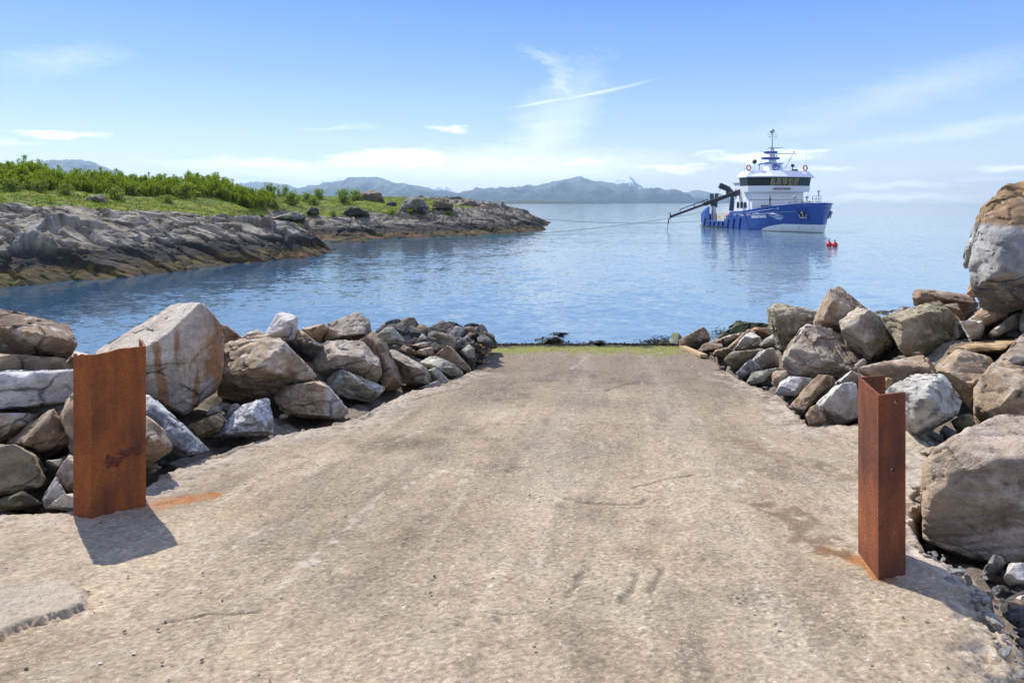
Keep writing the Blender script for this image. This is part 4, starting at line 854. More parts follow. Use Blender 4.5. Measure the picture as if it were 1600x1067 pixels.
f1, f2, rid, off = voronoi(np.stack([x * 3.2, y * 3.2, x * 0 + .5], 1), 8)
z = z + .12 * (rid[:, 0] - .5) + .10 * (.5 - f1) + .10 * fbm(wv * 1.3, 3, 5)
z = z - 3.0 * sstep(15.8, 18.5, y) * (1 - sstep(-8.5, -6.2, x))
ins = poly_sd(x, y, RAMP); z = np.where(ins < .25, np.minimum(z, ramp_z(y) - .5 + .35 * sstep(-.3, .25, ins) * 0), z)
c = mixc((.13, .105, .08), (.22, .185, .15), rid[:, 1]); c = mixc2(c, (.05, .045, .035), sstep(.7, .2, z) if False else 1 - sstep(.15, .8, z))
V = np.stack([x, y, z], 1); Fc = grid_faces(len(xs), len(ys))
V, Fc, c = keep_faces(V, Fc, (z[Fc].max(1) > -.9), c)
tag(mesh_np('shore_rubble', V, Fc, M_ROCK, c), 'dark gravelly shore between and under the boulders', 'shore', kind='structure')
SHORE = (bx, bz)
def shore_z(px_, py_):
    w = 1 / (((px_ - bx[:, 0]) ** 2 + (py_ - bx[:, 1]) ** 2) ** 1.7 + 1e-3); return float((w * bz).sum() / w.sum())

# ================================================================ small stones
def stone_proto(kind, seed, sub=3):
    rng = np.random.RandomState(seed); pts = rng.normal(size=(16, 3)); pts /= np.linalg.norm(pts, axis=1)[:, None]
    pts *= np.array((1, .8, .55)) * .5
    o, c_, org, e_ = rock_mesh('rubble_stone', pts, kind, seed, sub, 120, 5, 1.5)
    return o
rng = np.random.RandomState(5)
def scatter(kinds, n, sampler, label, group, smin, smax, cat='stone', sub=3, nproto=5):
    pr = [stone_proto(kinds[i % len(kinds)], 300 + 13 * i + len(label), sub) for i in range(nproto)]
    for i in range(n):
        o = pr[i] if i < nproto else pr[rng.randint(nproto)].copy()
        if i >= nproto: COL.objects.link(o)
        s = smin * (smax / smin) ** (rng.rand() ** 1.6)
        p = sampler()
        o.location = (p[0], p[1], p[2] - .12 * s); o.scale = (s * rng.uniform(1, 1.35), s, s * rng.uniform(.65, 1))
        o.rotation_euler = (rng.normal(0, .35), rng.normal(0, .35), rng.uniform(0, 6.28))
        tag(o, label, cat, group)
# heap of dark stones on the left point
def heap():
    while 1:
        px, py = rng.uniform(596, 766), rng.uniform(500, 548)
        top = np.interp(px, [590, 612, 640, 655, 690, 715, 750, 770], [520, 508, 508, 512, 504, 504, 508, 530])
        if py < top + 2: continue
        if py > 540 and px > 700: continue
        t = (py - top) / (548 - top); return P(px, py, 22.0 - 3.2 * t)
scatter(['wet', 'wet', 'dark', 'wet', 'brown'], 190, heap, 'one of many dark loose stones heaped on the left point by the water', 'dark rubble stones heaped on the left point', .20, .85)
def corner():
    while 1:
        px, py = rng.uniform(1528, 1640), rng.uniform(900, 1090)
        lim = np.interp(py, [900, 935, 965, 1010, 1067, 1100], [1540, 1552, 1568, 1597, 1608, 1608])
        if px < lim + 6: continue
        Y = GY(py) * 1.08; q = P(px, py, Y); return q
scatter(['dark', 'dark', 'slate', 'dark', 'brown'], 42, corner, 'dark angular stone in the hole beside the broken ramp corner', 'dark stones beside the broken ramp corner', .10, .30)
gaps = [(40, 712, 8.0), (20, 730, 7.8), (70, 735, 7.7), (90, 705, 8.4), (230, 735, 8.1), (215, 752, 7.7), (345, 640, 11.5), (365, 640, 11.6), (330, 655, 11), (420, 640, 12.2), (430, 655, 11.8), (480, 585, 14.6), (470, 575, 14.8),
        (1470, 680, 9.9), (1460, 690, 9.6), (1495, 690, 9.7), (1480, 695, 9.4), (1515, 690, 9.6), (1440, 690, 9.8), (1550, 495, 15), (1590, 520, 14), (1405, 560, 14.6), (1395, 556, 14.6), (1450, 560, 14), (1430, 785, 7.4), (1345, 575, 15), (1335, 590, 14.5),
        (1190, 602, 16.4), (1205, 606, 15.8), (1220, 590, 15.6), (1175, 545, 21.5), (1120, 560, 20.8), (1110, 556, 21.6), (1100, 553, 22), (1090, 549, 22.6), (1130, 575, 19), (1085, 546, 24), (1196, 545, 20.5), (650, 560, 18.2), (700, 556, 18.8), (745, 556, 20), (610, 545, 17.5)]
def rim():
    q = [(1440, 858), (1480, 880), (1515, 900), (1538, 930), (1550, 955), (1575, 990), (1598, 1040), (1605, 1075)]
    k = rng.randint(len(q) - 1); t = rng.rand(); px = q[k][0] + (q[k + 1][0] - q[k][0]) * t + rng.normal(-6, 10); py = q[k][1] + (q[k + 1][1] - q[k][1]) * t + rng.normal(0, 8)
    X, Y = G(px, py); return np.array((X, Y, ramp_z(Y) - .02))
scatter(['pale', 'white', 'grey', 'tan', 'pale'], 70, rim, 'pale lump of broken concrete along the crumbled ramp corner', 'crumbled concrete lumps along the ramp corner', .03, .13, cat='rubble')
def gapf():
    px, py, Y = gaps[rng.randint(len(gaps))]; return P(px + rng.uniform(-14, 14), py + rng.uniform(-5, 8), Y + rng.uniform(-.1, .3))
scatter(['brown', 'dark', 'pink', 'olive', 'grey'], 80, gapf, 'small stone wedged in a dark gap between the boulders', 'small stones wedged between the boulders', .12, .40)
# loose chips on the ramp: nobody could count them
def chips(n, seed):
    rg = np.random.RandomState(seed); V0, F0 = ICO[3][0], ICO[3][1]
    bm = bmesh.new(); bmesh.ops.create_icosphere(bm, subdivisions=1, radius=1); V0 = np.array([v.co[:] for v in bm.verts]); F0 = np.array([[v.index for v in f.verts] for f in bm.faces]); bm.free()
    Vs, Fs, Cs = [], [], []; k = 0
    while k < n:
        Y = 3.3 + 14 * rg.rand() ** 1.7; X = rg.uniform(-.78, .78) * Y
        if poly_sd(np.array([X]), np.array([Y]), RAMP)[0] > -.05: continue
        if perlin(np.array([[X * .9, Y * .5, 3.3]]))[0] < rg.uniform(-.35, .25): continue
        s = .0025 + .011 * rg.rand() ** 4
        v = V0 * rg.uniform(.55, 1.2, (len(V0), 1)) * s * np.array((1.2, 1, .6)) + (X, Y, ramp_z(Y) + .012 + s * .2)
        Vs.append(v); Fs.append(F0 + k * len(V0)); t = rg.rand()
        col = (.17, .15, .125) if t < .3 else (.6, .58, .55) if t < .6 else (.33, .28, .22)
        Cs.append(np.tile(col, (len(V0), 1))); k += 1
    tag(mesh_np('loose_chips', np.concatenate(Vs), np.concatenate(Fs), M_ROCK, np.concatenate(Cs), smooth=False), 'loose stone chips and grit strewn over the ramp', 'gravel', kind='stuff')
chips(900, 4)

# ================================================================ kelp at the waterline
def kelp(n, spots, seed, name, label):
    rg = np.random.RandomState(seed); Vs, Fs = [], []; k = 0
    for _ in range(n):
        px, py, sx, sy, hgt = spots[rg.randint(len(spots))]
        X, Y = WP(px + rg.normal(0, sx), py + rg.normal(0, sy)); a = rg.uniform(0, 6.28); l = rg.uniform(.05, .16); w = rg.uniform(.015, .05)
        zz = abs(rg.normal(0, hgt)) + .01; d = np.array((math.cos(a), math.sin(a), 0)); e = np.array((-d[1], d[0], 0)); c0 = np.array((X, Y, zz))
        for j in range(3):
            t = j / 2; Vs += [c0 + d * l * t + e * w * (1 - .3 * t) + (0, 0, .025 * math.sin(t * 3)), c0 + d * l * t - e * w * (1 - .3 * t) + (0, 0, .025 * math.sin(t * 3 + .5) - .012)]
        Fs += [(k, k + 1, k + 3, k + 2), (k + 2, k + 3, k + 5, k + 4)]; k += 6
    o = mesh_np(name, Vs, Fs, M_KELP, smooth=False); tag(o, label, 'seaweed', kind='stuff')
M_KELP = mat_plain('kelp', (.022, .018, .010), .85, spec=.1, vary=.6, scale=5)
kelp(3600, [(x_, 541 + 1.2 * math.sin(x_ * .05), 9, .9, .02) for x_ in range(765, 1075, 9) if (x_ * 7) % 5] + [(x_, 539.5, 10, .8, .02) for x_ in range(770, 1075, 23)] + [(855, 532, 9, 2, .03), (870, 535, 10, 1.5, .03), (876, 522.5, 6, .6, .02), (930, 537, 10, 1, .03), (1040, 530, 12, 3, .02), (1020, 535, 10, 2, .02), (1125, 522, 8, 5, .04)], 3, 'seaweed', 'black bladder wrack lying along the waterline at the foot of the ramp')
for lab, poly, Y in (('black weed covered rock awash off the ramp end', [(848, 537), (855, 529), (866, 526), (876, 529), (884, 538)], 26.6), ('thin black rock tip awash beyond the weed covered rock', [(863, 524), (870, 520.5), (880, 521.5), (882, 524)], 28.2), ('low dark rock lump at the middle of the ramp foot', [(921, 540), (928, 533), (940, 533), (951, 540)], 26.2)):
    rock(lab, 'moss', Y, 1.1, poly, group='weedy rocks awash at the ramp foot', sub=4, rough=2, support=False, paint=lambda pw, c, g, s: c * .35)

# ================================================================ rusty steel posts
def rustmat(name, cols, fl, pit):
    m, nt, b = newmat(name)
    co = objco(nt); mp = N(nt, 'ShaderNodeMapping'); L(nt, co, mp.inputs['Vector']); mp.inputs['Scale'].default_value = (6, 6, 1.0)
    n1 = noise_(nt, co, 1.7, 3, .5); n2 = noise_(nt, mp.outputs[0], 1.2, 4, .6); n3 = noise_(nt, co, 38, 4, .7)
    r1 = ramp_(nt, math_(nt, 'ADD', math_(nt, 'MULTIPLY', n1, .6), math_(nt, 'MULTIPLY', n2, .4)), [(.32, cols[0]), (.43, cols[1]), (.53, cols[2]), (.68, cols[3])])
    r1 = mixrgb(nt, ramp_(nt, n3, [(.35, .45), (.6, 0)]), r1, (.06, .03, .022))
    flake = math_(nt, 'MULTIPLY', ramp_(nt, noise_(nt, mp.outputs[0], 9, 4, .6), [(.66, 0), (.69, 1)]), ramp_(nt, n1, [(.53, 0), (.60, 1)]))
    r1 = mixrgb(nt, math_(nt, 'MULTIPLY', flake, fl), r1, (.52, .26, .10))
    L(nt, r1, b.inputs['Base Color']); b.inputs['Roughness'].default_value = .8; b.inputs['Specular IOR Level'].default_value = .25
    L(nt, bump_(nt, math_(nt, 'ADD', n3, math_(nt, 'MULTIPLY', n1, 1.5)), pit), b.inputs['Normal'])
    return m
M_RUST = rustmat('orange_rusted_steel', ((.10, .036, .024), (.22, .068, .024), (.34, .103, .025), (.45, .15, .03)), .4, .006)
M_RUST2 = rustmat('brown_rusted_steel', ((.07, .028, .02), (.16, .052, .027), (.26, .078, .03), (.37, .12, .032)), .95, .012)
def channel(pts, th, z0, z1, M0, jag=0, seed=0):
    """a rolled section: path in plan, thickness, extruded upwards; fine enough for a worn edge"""
    pts = [Vector((*p, 0)) for p in pts]; n = len(pts); offs = []
    for i in range(n):
        a = (pts[i] - pts[i - 1]).normalized() if i else None; b_ = (pts[i + 1] - pts[i]).normalized() if i < n - 1 else None
        na = Vector((-a.y, a.x, 0)) if a else None; nb = Vector((-b_.y, b_.x, 0)) if b_ else None
        m_ = (na + nb).normalized() / max(.35, (na + nb).normalized().dot(na)) if a and b_ else (na or nb)
        offs.append(m_ * th)
    rg = random.Random(seed); bm = bmesh.new()
    def samp(k): # densify path
        out = []
        for i in range(n - 1):
            for j in range(k): t = j / k; out.append((pts[i].lerp(pts[i + 1], t), offs[i].lerp(offs[i + 1], t)))
        out.append((pts[-1], offs[-1])); return out
    sp = samp(10); rows = 24; ga, gb = [], []
    tops = [rg.uniform(-jag, jag) for _ in sp]
    for r_ in range(rows + 1):
        ra, rb = [], []
        for k, (p, o) in enumerate(sp):
            zz = z0 + (z1 - z0) * r_ / rows + (tops[k] if r_ == rows else 0)
            ra.append(bm.verts.new((p.x, p.y, zz))); rb.append(bm.verts.new((p.x + o.x, p.y + o.y, zz)))
        ga.append(ra); gb.append(rb)
    m_ = len(sp)
    for r_ in range(rows):
        for k in range(m_ - 1):
            bm.faces.new((ga[r_][k], ga[r_][k + 1], ga[r_ + 1][k + 1], ga[r_ + 1][k])); bm.faces.new((gb[r_][k], gb[r_ + 1][k], gb[r_ + 1][k + 1], gb[r_][k + 1]))
        for k in (0, m_ - 1): bm.faces.new((ga[r_][k], ga[r_ + 1][k], gb[r_ + 1][k], gb[r_][k]))
    for k in range(m_ - 1):
        bm.faces.new((ga[rows][k], ga[rows][k + 1], gb[rows][k + 1], gb[rows][k])); bm.faces.new((ga[0][k], gb[0][k], gb[0][k + 1], ga[0][k + 1]))
    mb = MB(); mb.bm.free(); mb.bm = bm; return mb
def drill(o, holes):
    for a, b_, r in holes:
        c_ = MB().bar(a, b_, r, n=16).build('drill', None, o.parent); bpy.context.view_layer.update()
        md = o.modifiers.new('h', 'BOOLEAN'); md.object = c_; md.operation = 'DIFFERENCE'; md.solver = 'EXACT'
        dg = bpy.context.evaluated_depsgraph_get(); me = bpy.data.meshes.new_from_object(o.evaluated_get(dg))
        o.modifiers.clear(); o.data = me; bpy.data.objects.remove(c_)
# left post (local origin at its front left corner)
o0 = (-4.245, 6.63); loc = lambda X, Y: (X - o0[0], Y - o0[1])
zg = ramp_z(6.63)
post = empty('steel_post', (o0[0], o0[1], zg)); tag(post, 'wide rusty steel channel post with a crusty scar, left of the ramp', 'post', 'rusty steel posts flanking the ramp')
channel([loc(-4.26, 6.63), loc(-4.08, 6.62), loc(-3.795, 7.08), loc(-4.03, 7.42)][::1], .022, -.35, 3.925 - zg, None, .010, 2).build('post_channel', M_RUST, post)
def lumps(a, b_, n, r, name, parent, seed):
    rg = random.Random(seed); mb = MB()
    for i in range(n):
        t = rg.random(); p = Vector(a).lerp(Vector(b_), t) + Vector((rg.gauss(0, .006), rg.gauss(0, .004), rg.gauss(0, .028)))
        mb.ball(p, r * rg.uniform(.4, 1.1), 8, (1.3, .6, 1))
    o = mb.build(name, M_SCAB, parent); return o
M_SCAB = mat_plain('rust_crust', (.15, .055, .036), .95, vary=.7, scale=40, spec=.1)
def webpt(px, py):  # on the left post's web plane
    t = (px - 145) / (227 - 145); X = -4.08 + t * .285; Y = 6.62 + t * .46; q = P(px, py, Y); return Vector((q[0] - o0[0] - .004, q[1] - o0[1] - .006, q[2] - zg))
lumps(webpt(166, 722), webpt(219, 699), 70, .026, 'rust_scar', post, 4)
# right post
o1 = (2.80, 5.22); loc = lambda X, Y: (X - o1[0], Y - o1[1]); zg1 = ramp_z(5.22)
post2 = empty('steel_post', (o1[0], o1[1], zg1)); tag(post2, 'slim rusty steel channel post with bolt holes, right of the ramp', 'post', 'rusty steel posts flanking the ramp')
ch = channel([loc(3.055, 5.30), loc(2.80, 5.22), loc(2.925, 5.77), loc(3.18, 5.84)][::-1], .018, -.45, 3.93 - zg1, None, .002, 3).build('post_channel', M_RUST2, post2)
hz_ = [(P(1400, 628, 5.27), ), (P(1394, 733, 5.27), )]
hl = []
for (q,) in hz_:
    a_ = Vector((q[0] - o1[0], q[1] - o1[1], q[2] - zg1)); hl.append((a_ + Vector((.03, -.1, 0)), a_ + Vector((-.03, .1, 0)), .013))
q = P(1357, 609, 5.5); a_ = Vector((q[0] - o1[0], q[1] - o1[1], q[2] - zg1)); hl.append((a_ + Vector((-.1, .02, 0)), a_ + Vector((.1, -.02, 0)), .011))
try: drill(ch, hl)
except Exception as e: print('drill', e)

# plank at the ramp's right lower edge
a_ = G(1066, 546); b_ = G(1100, 561)
mb = MB(); d = Vector((*(b_ - a_), ramp_z(b_[1]) - ramp_z(a_[1]))); 
M_WOOD = mat_plain('weathered_wood', (.42, .30, .16), .8, vary=.4, scale=9)
mb.beam((0, 0, .10), tuple(d + Vector((0, 0, .10))), .22, .07, bev=.01)
tag(mb.build('plank', M_WOOD, loc=(a_[0], a_[1], ramp_z(a_[1]))), 'pale weathered plank lying along the lower right ramp edge', 'plank')
# ================================================================ the headlands on the left
ctl = []
def cp(px, py, Y, dz=0): q = P(px, py, Y); ctl.append((q[0], q[1], q[2] + dz))
coast = [(-62, 30), (-46, 36)] + [tuple(WP(*q)) for q in ((-60, 460), (0, 450), (100, 440), (180, 435), (250, 428), (350, 415), (450, 405), (500, 398), (520, 393))] + [(-20.6, 79), (-24.5, 84.5), (-30, 89.5), (-34, 94), (-30, 96), (-25.5, 93)] + [tuple(WP(*q)) for q in ((532, 382), (552, 379.5), (600, 373), (650, 371), (700, 370), (750, 367.5), (790, 365), (825, 362), (847, 360))] + [(6.6, 140), (4.5, 150), (8.6, 172), (10.5, 190), (9, 200), (-5, 215), (-40, 230)]
for q in coast: ctl.append((q[0], q[1], 0))
for a, b_ in zip(coast, coast[1:]):
    d = np.array(b_) - np.array(a); l = np.hypot(*d); nrm = np.array((d[1], -d[0])) / l
    for t in (0, .5): 
        p = np.array(a) + d * t; ctl.append((p[0] + nrm[0] * 4, p[1] + nrm[1] * 4, -1.8))
for q in ((0, 402, 45.5), (100, 396, 48.5), (180, 392, 52), (250, 386, 55), (350, 376, 62), (450, 372, 68.5), (498, 383, 74.5),
          (-60, 325, 49), (0, 325, 51), (100, 332, 55), (200, 337, 60), (300, 340, 67), (400, 347, 73), (450, 350, 76), (492, 372, 76.8),
          (-60, 303, 62), (0, 303, 62), (100, 311, 66), (200, 321, 71), (300, 328, 77), (400, 327, 90), (470, 331, 106),
          (0, 296, 70), (150, 302, 77), (250, 309, 84), (350, 313, 94), (420, 318, 104), (-60, 296, 70),
          (0, 293, 100), (200, 299, 112), (400, 303, 135), (500, 310, 145), (-100, 296, 130), (100, 300, 150), (300, 306, 180),
          (560, 366, 94), (650, 359, 110), (750, 353, 122), (825, 351, 134), (470, 350, 102), (440, 346, 101),
          (500, 344, 103), (560, 340, 112), (620, 336, 120), (700, 334, 127), (760, 331, 132), (800, 334, 138), (838, 348, 140),
          (480, 318, 118), (560, 316, 125), (620, 317, 131), (700, 320, 140), (780, 320, 150), (825, 330, 165), (845, 342, 182),
          (500, 310, 170), (700, 316, 180), (780, 322, 185)):
    cp(*q)
ctl = np.array(ctl)
Cc = ctl[:, :2]; n = len(ctl)
K = np.sqrt(((Cc[:, None] - Cc[None]) ** 2).sum(2)) ; A_ = np.block([[K + 1e-6 * np.eye(n), np.ones((n, 1)), Cc], [np.ones((1, n)), np.zeros((1, 3))], [Cc.T, np.zeros((2, 3))]])
sol = np.linalg.solve(A_, np.concatenate([ctl[:, 2], np.zeros(3)]))
def isl_base(x, y):
    out = sol[n] + sol[n + 1] * x + sol[n + 2] * y
    for (cx, cy), w in zip(Cc, sol[:n]): out = out + w * np.hypot(x - cx, y - cy)
    return out
ys = [31.]
while ys[-1] < 222: ys.append(ys[-1] + max(.13, .0019 * ys[-1]))
ys = np.array(ys); xs = np.arange(-84, 14, .19)
XX, YY = np.meshgrid(xs, ys); x = XX.ravel(); y = YY.ravel()
zb = isl_base(x, y)
sel = np.nonzero((zb > -1.7) & (x > -.86 * y - 4))[0]; inv = np.full(len(x), -1); inv[sel] = np.arange(len(sel))
x = x[sel]; y = y[sel]; zb = zb[sel]
# the bedrock: beds dipping to the right with joints across, weathered into ribs
g = np.stack([x, y, zb * 1.6], 1)
wrp = fbm(g * .10, 3, 3)
ds = np.array((.78, .30, .55)); bed = (g @ ds) * .62 + wrp * 3.2
bf = bed - np.floor(bed); rib = np.abs(bf * 2 - 1)
f1, f2, rid, off = voronoi(np.stack([x * .15 + wrp, y * .22, zb * .25], 1), 8)
f1b, f2b, ridb, offb = voronoi(np.stack([x * .42 + wrp * 2, y * .62, zb * .7], 1), 18)
facet = ((rid - .5) * off).sum(1); facb = ((ridb - .5) * offb).sum(1)
big = fbm(g * .12, 4, 5); med = fbm(g * .5, 4, 6); fin = fbm(g * 2.2, 3, 7)
gpoly = [tuple(P(*q)[:2]) for q in ((-400, 320, 50), (-100, 318, 51), (0, 322, 52.5), (60, 328, 54.5), (100, 324, 58), (160, 326, 61), (200, 330, 62.5), (300, 335, 68.5), (400, 342, 76), (430, 343, 79), (405, 340, 92), (440, 342, 104), (480, 340, 106), (520, 337, 108), (560, 333, 117), (640, 332, 124), (715, 332, 129), (740, 326, 136), (700, 320, 142), (660, 316, 150), (600, 314, 165), (500, 310, 210), (-500, 300, 210))]
gsd = -poly_sd(x, y, gpoly)
green_lvl = sstep(-1.2, 1.6, gsd + 1.6 * big + .8 * med)
hg = fbm(g * .16 + 9, 4, 35)
green_lvl = green_lvl * np.where(y > 96, sstep(-.5, .0, hg + .45 - sstep(-30, -6, x) * .65), 1)
rocky = 1 - green_lvl
under = sstep(-1, .4, zb)
amp = rocky * under * (.45 + .55 * sstep(0, 2.5, zb))
f1c, f2c, ridc, offc = voronoi(np.stack([x * 1.7 + wrp * 4, y * 1.7, zb * 2], 1), 28); facc = ((ridc - .5) * offc).sum(1)
z = zb + amp * (1.0 * (facet * 1.9) + .60 * facb + .10 * facc + (.12 + .35 * sstep(-.1, .6, fbm(g * .2 + 50, 2, 91))) * (rib - .5) + .20 * med + .06 * fin - .35 * (1 - sstep(0, .06, f2 - f1)) - .16 * (1 - sstep(0, .07, f2b - f1b)))
z = z + green_lvl * (.22 * med + .30 * big * .6 + .09 * fin)
A_ = np.array((.31, .27, .21)); B_ = np.array((.15, .122, .088)); C_ = np.array((.43, .39, .325))
c = mixc(A_, B_, sstep(-.35, .6, med + .7 * (rib - .5) + .5 * (ridb[:, 0] - .5)))
c = mixc2(c, C_, sstep(.05, .7, fbm(g * .8 + 5, 4, 44, .6) + .5 * (rid[:, 1] - .5)) * .7)
c = mixc2(c, (.27, .19, .11), sstep(.15, .6, fbm(g * .5 + 25, 4, 45)) * .5)
c = mixc2(c, (.06, .055, .05), (1 - sstep(0, .05, f2b - f1b)) * .6)
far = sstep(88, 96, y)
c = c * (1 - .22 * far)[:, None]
# tide bands: black lichen, wrack brown and ochre
zz = z + .35 * med + .25 * facb
blk = 1 - sstep(1.75 - .4 * far, 2.5 - .4 * far, zz)
c = mixc2(c, (.020, .019, .019), blk * .93)
wrk = 1 - sstep(.75 - .2 * far, 1.05 - .25 * far, zz + .25 * fin)
wc = mixc((.11, .072, .022), (.035, .028, .014), sstep(-.3, .4, fbm(g * .9, 4, 51)))
wc = mixc2(wc, (.22, .085, .05), sstep(.1, .5, fbm(g * .25 + 7, 3, 53)) * (1 - sstep(.25, .6, zz)) * .8)
wc = mixc2(wc, (.11, .11, .02), sstep(.2, .6, fbm(g * .5 + 17, 3, 54)) * .6)
c = mixc2(c, wc, wrk * .92); c = mixc2(c, (.03, .027, .02), (1 - sstep(.0, .3, zz + .3 * fin)) * .75)
gc = mixc((.085, .125, .008), (.20, .22, .014), sstep(-.5, .6, fbm(g * .35, 4, 61, .6)))
gc = mixc2(gc, (.045, .075, .012), sstep(.1, .55, fbm(g * 1.1, 4, 62)) * .8); gc = mixc2(gc, (.16, .12, .04), sstep(.42, .75, fbm(g * .6 + 4, 3, 63)) * .6)
gmask = sstep(.35, .6, green_lvl + .35 * fin + .2 * med)
c = c * (1 - gmask)[:, None] + gc * gmask[:, None]
V = np.stack([x, y, z], 1); Fc = grid_faces(len(xs), len(ys)); Fc = inv[Fc]; Fc = Fc[(Fc >= 0).all(1)]
V, Fc, cc = keep_faces(V, Fc, z[Fc].max(1) > -1.2, c)
M_ISL = mat_attr('headland_rock', fine=3.2, bump=.09, vary=.48, crack=.8, cscale=.45)
tag(mesh_np('headland', V, Fc, M_ISL, np.clip(cc, .008, .7), smooth=False), 'rocky headland with tide bands and green turf across the inlet', 'headland', kind='structure')
# quick ground lookup
from collections import defaultdict
cell = {}
for q in V[::1]:
    cell[(int(q[0] // .5), int(q[1] // .5))] = q[2]
def isl_z(X, Y):
    for r_ in range(4):
        for i in range(-r_, r_ + 1):
            for j in range(-r_, r_ + 1):
                k = (int(X // .5) + i, int(Y // .5) + j)
                if k in cell: return cell[k]
    return float(isl_base(np.array([X]), np.array([Y]))[0])

# ---------------------------------------------------------------- turf
def leafmat(name, c1, c2, c3, trans=.35):
    m, nt, b = newmat(name)
    a = nt.nodes.new('ShaderNodeVertexColor'); a.layer_name = 'Col'
    sp = nt.nodes.new('ShaderNodeSeparateColor'); L(nt, a.outputs[0], sp.inputs[0])
    oi = nt.nodes.new('ShaderNodeObjectInfo')
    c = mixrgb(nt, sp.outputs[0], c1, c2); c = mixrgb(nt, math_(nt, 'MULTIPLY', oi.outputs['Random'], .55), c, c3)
    L(nt, c, b.inputs['Base Color']); b.inputs['Roughness'].default_value = .6; b.inputs['Specular IOR Level'].default_value = .08
    tr = nt.nodes.new('ShaderNodeBsdfTranslucent'); L(nt, mixrgb(nt, 1.0, c, (1.3, 1.5, .6), 'MULTIPLY'), tr.inputs['Color'])
    mx = nt.nodes.new('ShaderNodeMixShader'); mx.inputs[0].default_value = trans
    L(nt, b.outputs[0], mx.inputs[1]); L(nt, tr.outputs[0], mx.inputs[2]); L(nt, mx.outputs[0], nt.nodes['Material Output'].inputs['Surface'])
    return m
M_GRASS = leafmat('turf_blades', (.07, .11, .006), (.20, .225, .012), (.12, .16, .008))
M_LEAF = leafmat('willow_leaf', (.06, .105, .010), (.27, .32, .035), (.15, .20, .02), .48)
M_LEAF2 = leafmat('pale_willow_leaf', (.085, .13, .025), (.25, .29, .065), (.14, .19, .04), .4)
M_STEM = mat_plain('willow_stem', (.10, .085, .06), .9, vary=.4)
rg = np.random.RandomState(8)
gi = np.nonzero(gmask > .55)[0]; gi = gi[(y[gi] < 150)]
pick = gi[rg.randint(len(gi), size=15000)]
Vs, Fs, Cs = [], [], []; k = 0
clump = fbm(g[pick] * .45, 3, 71)
for idx, cl_ in zip(pick, clump):
    if cl_ < -.1 and rg.rand() < .6: continue
    X, Y, Z = x[idx] + rg.normal(0, .1), y[idx] + rg.normal(0, .1), z[idx]; t = rg.rand()
    for _ in range(4):
        a = rg.uniform(0, 6.28); hgt = (.06 + .20 * rg.rand() ** 2) * (1 + .8 * max(cl_, 0)); w = .04 + .03 * rg.rand(); lean = rg.normal(0, .12, 2)
        bx_, by_ = X + rg.normal(0, .13), Y + rg.normal(0, .13)
        Vs += [(bx_ - w * math.cos(a), by_ - w * math.sin(a), Z - .05), (bx_ + w * math.cos(a), by_ + w * math.sin(a), Z - .05), (bx_ + lean[0], by_ + lean[1], Z + hgt)]
        Fs.append((k, k + 1, k + 2)); k += 3; q = min(1, max(0, t + rg.normal(0, .15))); Cs += [(q, q, q)] * 3
tag(mesh_np('turf_grass', np.array(Vs), np.array(Fs), M_GRASS, np.array(Cs), smooth=False), 'yellow green grass and heather on top of the headland', 'grass', kind='stuff')

# ---------------------------------------------------------------- willow bushes
def bush_meshes(seed, hgt, wid, nst, nleaf, lsz, mat, dome=.5):
    rg = np.random.RandomState(seed); Vs, Fs, Cs = [], [], []; k = 0
    stems = MB(); tips = []
    for i in range(nst):
        a = rg.uniform(0, 6.28); r = wid * .5 * math.sqrt(rg.rand()); top = np.array((r * math.cos(a), r * math.sin(a), hgt * (1 - dome * (r / (wid * .5)) ** 2) * rg.uniform(.78, 1.05)))
        bot = np.array((top[0] * .45, top[1] * .45, 0)); tips.append((bot, top))
        mid = (bot + top) / 2 + np.array((rg.normal(0, .06), rg.normal(0, .06), 0))
        stems.tube([bot, mid, bot * .08 + top * .92], [.035, .022, .01], 4)
    for i in range(nleaf):
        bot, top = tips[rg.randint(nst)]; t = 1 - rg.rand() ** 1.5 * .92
        c_ = bot + (top - bot) * t; sp_ = .08 + .22 * (1 - t) + .10 * math.sin(t * 9)
        c_ = c_ + np.array((rg.normal(0, sp_), rg.normal(0, sp_), rg.normal(0, .08)))
        if c_[2] < .05: continue
        nrm = rg.normal(size=3) + np.array((0, 0, .5)); nrm /= np.linalg.norm(nrm); u_ = np.cross(nrm, rg.normal(size=3)); u_ /= np.linalg.norm(u_); v_ = np.cross(nrm, u_)
        s = lsz * rg.uniform(.6, 1.3); l = 1.7
        Vs += [c_ - u_ * s * l, c_ - v_ * s * .55, c_ + u_ * s * l, c_ + v_ * s * .55]; Fs.append((k, k + 1, k + 2, k + 3)); k += 4
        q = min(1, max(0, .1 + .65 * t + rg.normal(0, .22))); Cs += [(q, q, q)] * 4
    return np.array(Vs), np.array(Fs), np.array(Cs), stems
def make_bush(seed, hgt, wid, nst, nleaf, lsz, mat, dome=.5):
    V_, F_, C__, st = bush_meshes(seed, hgt, wid, nst, nleaf, lsz, mat, dome)
    r = empty('willow_bush'); mesh_np('crown', V_, F_, mat, C__, smooth=False, parent=r); st.build('stems', M_STEM, r)
    return r
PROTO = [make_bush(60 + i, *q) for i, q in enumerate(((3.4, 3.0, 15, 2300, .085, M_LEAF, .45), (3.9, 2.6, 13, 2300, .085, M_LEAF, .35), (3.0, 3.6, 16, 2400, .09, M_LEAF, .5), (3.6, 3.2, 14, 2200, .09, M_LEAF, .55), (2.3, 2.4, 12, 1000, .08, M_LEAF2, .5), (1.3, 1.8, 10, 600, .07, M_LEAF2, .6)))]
used = set(); BG = 'willow bushes of the thicket on the headland'
